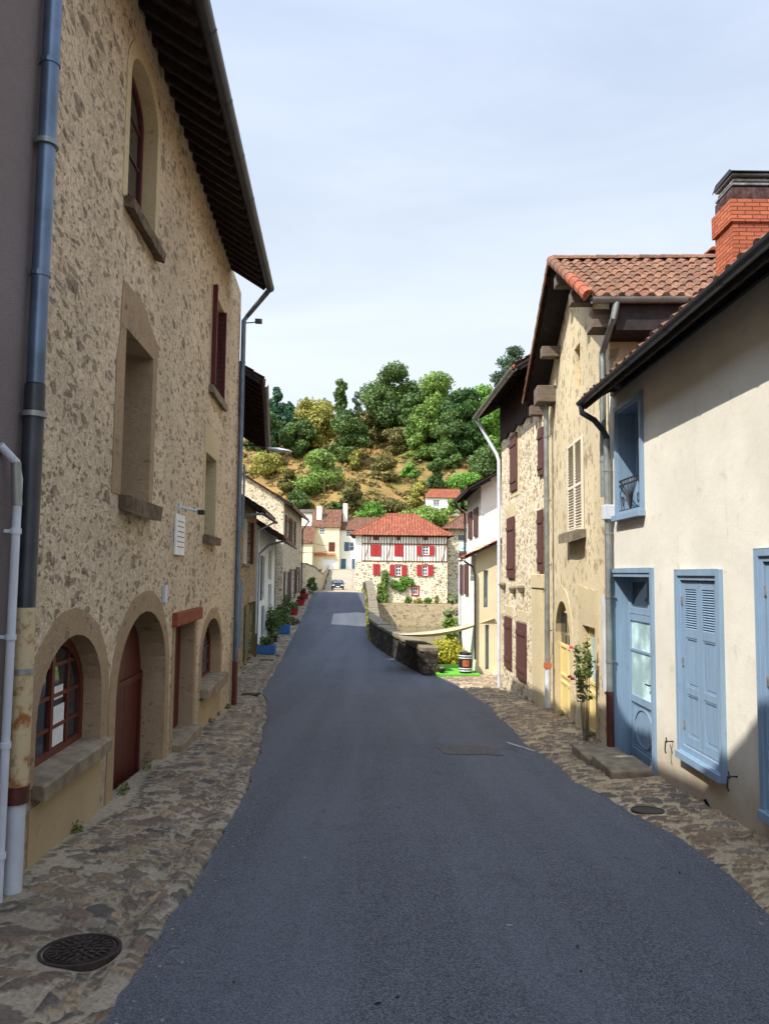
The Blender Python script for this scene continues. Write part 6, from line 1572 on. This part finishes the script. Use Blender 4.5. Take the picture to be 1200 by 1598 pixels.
# manholes, drain, road marks
def lid(name, label, px, py, r, mat='cast', rings=True, dz=.05):
    p = min(LIDS, key=lambda q: (q[0] - ground_at(px, py, .05)).length)[0]; o = empty(name, p); tag(o, label, 'manhole cover')
    sl = (float(zroad(p.y + .5)) - float(zroad(p.y - .5))); o.rotation_euler = (math.atan(sl), 0, 0)
    mb = MB(); mb.lathe([(0, .0), (r * .88, 0), (r * .88, -.01), (r * .92, -.01), (r * .92, .004), (r, .004), (r, -.03)], n=40)
    if rings:
        for k in (.3, .55, .8): mb.lathe([(r * k, 0), (r * k, .008), (r * (k + .03), .008), (r * (k + .03), 0)], n=40)
        g = random.Random(2)
        for rad, cnt in ((.42, 14), (.67, 24), (.16, 6)):
            for i in range(cnt):
                a = 2 * math.pi * i / cnt; c = Vector((math.cos(a) * r * rad, math.sin(a) * r * rad, .004)); t = Vector((-math.sin(a), math.cos(a), 0)) * r * .045; n_ = Vector((math.cos(a), math.sin(a), 0)) * r * .08
                mb.add([c - t - n_, c + t - n_, c + t + n_, c - t + n_, c - t - n_ + Vector((0, 0, .006)), c + t - n_ + Vector((0, 0, .006)), c + t + n_ + Vector((0, 0, .006)), c - t + n_ + Vector((0, 0, .006))], [(4, 5, 6, 7), (0, 1, 5, 4), (1, 2, 6, 5), (2, 3, 7, 6), (3, 0, 4, 7)])
    mb.build('lid', M[mat], o, smooth='all' if False else False)
    return o
lid('manhole_cover', 'large round cast iron manhole cover in the near left cobbles', 126, 1482, .235, dz=.042)
lid('manhole_cover', 'small round cover on the right footway near the blue door', 1010, 1264, .17, rings=False, dz=.075)
lid('manhole_cover', 'small round cover on the left footway near the blue planter', 416, 1030, .3, rings=False, dz=.09)
p = ground_at(391, 1083, .05); p.z = float(zroad(p.y)) + .035; o = empty('drain_grate', p); tag(o, 'iron drain grate at the edge of the left cobbles', 'drain'); mb = MB()
for i in range(12): mb.box(-.36 + i * .06, -.325 + i * .06, -.2, .2, -.02, .02)
o.scale = (.62, .8, 1); mb.box(-.38, .38, -.23, -.2, -.03, .021); mb.box(-.38, .38, .2, .23, -.03, .021); mb.build('bars', M['cast'], o); MB().box(-.37, .37, -.2, .2, -.05, -.03).build('pit', M['hole'], o)
def decal(name, pxs, mat, dz, label=None):
    vs = []
    for x, y in pxs:
        p = ground_at(x, y, .05); vs.append(p)
    c = sum(vs, Vector()) / len(vs); out = []
    return vs
def roadz(x, y):
    t = (x - float(roadL(y))) / max(.1, float(roadR(y) - roadL(y))); return float(zroad(y)) + .03 + .03 * math.sin(math.pi * min(1, max(0, t)))
def road_patch(name, cx, cy, hx, hy, mat, ang=0, n=8, dz=.005, jit=.0):
    mb = MB(); vs = []; g = random.Random(4)
    for j in range(n + 1):
        for i in range(n + 1):
            a, b = (i / n * 2 - 1) * hx, (j / n * 2 - 1) * hy
            if jit and (i in (0, n) or j in (0, n)): a *= 1 + g.uniform(-jit, jit); b *= 1 + g.uniform(-jit, jit)
            x = cx + a * math.cos(ang) - b * math.sin(ang); y = cy + a * math.sin(ang) + b * math.cos(ang); vs.append((x, y, roadz(x, y) + dz))
    mb.add(vs, [(j * (n + 1) + i, j * (n + 1) + i + 1, (j + 1) * (n + 1) + i + 1, (j + 1) * (n + 1) + i) for j in range(n) for i in range(n)])
    return struct(mb.build(name, mat))
p = ground_at(730, 1171, .05); road_patch('road_patch', p.x, p.y, .42, .42, M['patch'], .1, dz=.006, jit=.12)
p = ground_at(792, 1158, .05); q = ground_at(826, 1168, .05)
for k, (o_, l_) in enumerate(((0, .0), (.16, .0))):
    a = math.atan2(q.y - p.y, q.x - p.x); m_ = (p + q) / 2; road_patch('road_marking', m_.x + .03 * k, m_.y - o_ * .9, .38, .022, M['line'], a, dz=.008)
# fallen leaf / litter specks on the asphalt
mb = MB(); g = random.Random(12)
for i in range(170):
    y = g.uniform(3.2, 26); x = g.uniform(float(roadL(y)) + .1, float(roadR(y)) - .1); s = g.uniform(.008, .028); z = roadz(x, y) + .004; a = g.random() * 3.1
    mb.add([(x + s * math.cos(a + k * 1.57) * (1 if k % 2 else .5), y + s * math.sin(a + k * 1.57) * (1 if k % 2 else .5), z + .004 * (k % 2)) for k in range(4)], [(0, 1, 2, 3)], g.choice([(.02, .018, .015), (.18, .15, .11), (.05, .045, .04), (.3, .27, .22)]))
for i in range(1500):
    y = g.uniform(2.5, 24); sd_ = g.random() < .5; d_ = abs(g.gauss(0, .16)); x = float(roadL(y)) + .04 + d_ if sd_ else float(roadR(y)) - .04 - d_
    s = g.uniform(.004, .013); z = roadz(x, y) + .003; a = g.random() * 3.1
    mb.add([(x + s * math.cos(a + k * 1.57), y + s * math.sin(a + k * 1.57), z + .003 * (k % 2)) for k in range(4)], [(0, 1, 2, 3)], g.choice([(.22, .19, .14), (.3, .26, .2), (.12, .1, .08)]))
o = mb.build('litter', m_attr('litter_specks', .9, .1, 20, .1, 0)); tag(o, 'small scattered grit and leaf specks on the asphalt', 'litter', kind='stuff')
wb_ = []; gg = random.Random(21)
for y, sd_ in [(gg.uniform(4, 30), gg.random() < .5) for _ in range(46)]:
    if 7.0 < y < 11.5 and not sd_: continue
    x = float(wallL(y)) + gg.uniform(.0, .06) if sd_ else float(wallR(y)) - gg.uniform(.0, .06)
    if not sd_ and y > 22: continue
    wb_.append((x, y, float(zroad(y)) + .08 + (.02 if sd_ else .06), .07, .1, .06))
o = leaves('weeds', None, wb_, 1300, .022, [lin(84, 100, 48), lin(120, 124, 66), lin(70, 84, 44)], 9, .2, up=.6); tag(o, 'small weeds growing at the foot of the walls', 'weeds', kind='stuff')
# twiggy debris by the gable house step
# --- trees of the hill
T_ = tree
def H1(name, label, px, base, top, w, Y, shape, cols, n, size, seed, trunk=True, k=22, low=.1, cat='tree', grp=None):
    d_ = rayd(px, base); t = 150.0
    while t < 330:
        p_ = EYE + d_ * t
        if p_.z <= terr1(p_.x, p_.y): break
        t += .5
    if t < 330: Y = float(p_.y)
    w2 = w * (1.1 if cat == 'bush' else 1.25 if shape != 'tall' else 1.1)
    return tree(name, label, px, base, top, w2, Y, shape, cols, int(n * 2.0), size * .8, seed, cat, grp, trunk, int(k * 1.25), terr1, low)
G1 = 'trees along the hilltop'
H1('conifer_tree', 'dark conifer behind the left eave on the hilltop', 432, 700, 598, 44, 262, 'cone', G_CON, 5200, .62, 1, k=30, low=.02, grp=G1)
H1('conifer_tree', 'second dark conifer, just right of the leftmost one', 452, 700, 622, 34, 258, 'cone', G_CON, 3200, .6, 2, k=26, low=.02, grp=G1)
H1('tree', 'yellow green airy tree on the hilltop left of the dark rounded one', 487, 706, 622, 62, 256, 'round', G_YEL, 5200, .6, 3, k=28, grp=G1)
H1('tree', 'tall scraggly tree with a narrow crown standing above the skyline', 532, 700, 591, 36, 275, 'tall', G_DARK, 1700, .6, 14, k=30, grp=G1, low=.45)
H1('tree', 'thin greyish tree right of the scraggly one', 556, 690, 605, 26, 282, 'tall', [lin(100, 122, 96), lin(130, 148, 120)], 1100, .55, 5, k=14, grp=G1)
H1('tree', 'dark rounded tree below the scraggly one', 543, 722, 640, 54, 250, 'round', G_DARK, 4800, .6, 6, k=24, grp=G1, low=.02)
H1('oak_tree', 'big dark oak, tallest crown on the skyline', 611, 690, 567, 76, 272, 'round', G_DARK, 8500, .62, 7, k=34, low=.18, grp=G1)
H1('tree', 'large broad green tree right of the oak', 683, 700, 586, 84, 262, 'round', G_MID, 9000, .62, 8, k=34, low=.02, grp=G1)
H1('tree', 'mid green tree between the broad one and the bright one', 722, 715, 592, 60, 268, 'round', [lin(50, 78, 38), lin(76, 106, 52)], 5500, .62, 9, k=26, low=.02, grp=G1)
H1('tree', 'bright green locust tree behind the rubble house eave', 752, 722, 600, 64, 250, 'round', G_BRIGHT, 6500, .55, 10, k=34, low=.02, grp=G1)
H1('tree', 'dark green tree under the rubble house eave', 790, 730, 640, 60, 246, 'round', G_MID, 4800, .55, 11, k=24, low=.0, grp=G1)
H1('pine_tree', 'flat topped pine at the right rising over the rubble house roof', 803, 700, 540, 60, 268, 'round', [lin(60, 84, 62), lin(88, 108, 80)], 4200, .6, 12, k=20, low=.5, grp=G1)
H1('tree', 'dark green tree low between the conifers and the yellow one', 466, 712, 650, 44, 250, 'round', G_DARK, 3600, .6, 81, k=20, low=.0, grp=G1)
H1('tree', 'olive tree in the gap right of the thin greyish tree', 572, 700, 634, 30, 278, 'round', G_OLIVE, 1800, .6, 82, k=14, low=.0, grp=G1)
H1('tree', 'dark tree filling the skyline between oak and broad green tree', 648, 700, 612, 46, 280, 'round', G_DARK, 4200, .62, 83, k=22, low=.0, grp=G1)
H1('tree', 'deep green tree under the left side of the broad green tree', 662, 715, 632, 52, 256, 'round', G_MID, 4800, .6, 84, k=24, low=.0, grp=G1)
H1('tree', 'shaded green tree under the right side of the broad green tree', 706, 722, 640, 54, 252, 'round', G_DARK, 4800, .6, 85, k=24, low=.0, grp=G1)
H1('tree', 'dark tree below the leftmost conifer', 412, 722, 640, 50, 250, 'round', G_DARK, 3600, .6, 86, k=20, low=.0, grp=G1)
H1('tree', 'pale green tree right of the bright locust tree', 776, 720, 612, 46, 258, 'round', G_MID, 4200, .6, 87, k=22, low=.0, grp=G1)
for i, (px, ba, tp, w, Y, cl, tr) in enumerate(((495, 768, 706, 78, 222, G_MID, 0), (620, 708, 664, 46, 240, G_OLIVE, 1), (650, 722, 682, 40, 236, G_MID, 1), (600, 752, 708, 42, 226, G_OLIVE, 0), (640, 746, 722, 26, 224, G_BRIGHT, 0), (680, 764, 714, 40, 220, G_DARK, 1), (580, 812, 790, 52, 182, G_BRIGHT, 0), (660, 824, 796, 70, 181, G_MID, 0), (704, 806, 780, 34, 184, G_MID, 0), (420, 742, 706, 60, 236, G_YEL, 0), (548, 800, 752, 38, 202, G_OLIVE, 0), (462, 800, 770, 44, 200, G_DARK, 0), (728, 766, 744, 60, 216, G_BRIGHT, 0), (574, 690, 650, 20, 252, G_OLIVE, 1), (700, 735, 690, 40, 246, G_DARK, 0), (520, 812, 780, 30, 196, G_DARK, 0), (596, 690, 662, 34, 256, G_OLIVE, 0), (760, 745, 700, 70, 238, G_DARK, 0), (555, 735, 700, 30, 238, G_YEL, 0), (655, 790, 750, 36, 206, G_YEL, 0), (450, 770, 735, 36, 225, G_OLIVE, 0), (735, 800, 772, 50, 196, G_DARK, 0), (610, 800, 784, 60, 190, G_OLIVE, 0))):
    lab = ['large round dark bush with a lit top above the left gable roof', 'spreading olive shrub with bare stems at mid slope', 'green bush right of the spreading olive shrub', 'olive bush in the middle of the bracken slope', 'small bright green bush on the bracken slope', 'dark upright bush right of the small bright one', 'bright hedge clump left of the orange hipped roof', 'long green hedge behind the orange hipped roof', 'rounded tree beside the white hill house', 'yellow green scrub below the street lamp', 'olive bush above the white village house', 'dark bush behind the left gable roof', 'bright green patch of scrub beside the riverside house roof', 'slim olive bush by the gap in the skyline', 'dark bush below the broad green tree', 'dark bush beside the grey barn', 'olive bush at the foot of the big oak', 'dark green undergrowth tree below the locust tree', 'yellow bush below the dark rounded tree', 'yellow bush above the hedge', 'olive bush below the yellow green scrub', 'dark bush right of the white hill house', 'low olive bush above the orange roof'][i]
    H1('bush', lab, px, ba, tp, w, Y, 'dome' if i != 1 else 'round', cl, int(900 + w * 34), .48, 40 + i, trunk=bool(tr), k=14, low=.0, cat='bush', grp='bushes on the bracken slope')
# bracken and scrub cover
g = np.random.default_rng(3); bl = []
for i in range(2000):
    x = g.uniform(-62, 62); y = g.uniform(176, 300); bl.append((x, y, terr1(x, y) + .15, g.uniform(.8, 2.2), g.uniform(.8, 2.2), g.uniform(.4, 1.1)))
o = leaves('bracken', None, bl[:1400], 52000, .45, OCHRE + [lin(206, 164, 104)], 5, .3, up=.6); tag(o, 'dry ochre bracken covering the hillside', 'bracken', kind='stuff')
o = leaves('hillside_scrub', None, bl[1400:], 30000, .42, G_OLIVE + G_YEL, 6, .3, up=.4); tag(o, 'green and olive scrub scattered over the hillside', 'scrub', kind='stuff')
print('OBJECTS TOTAL', len(bpy.data.objects), 'faces', sum(len(m.polygons) for m in bpy.data.meshes))
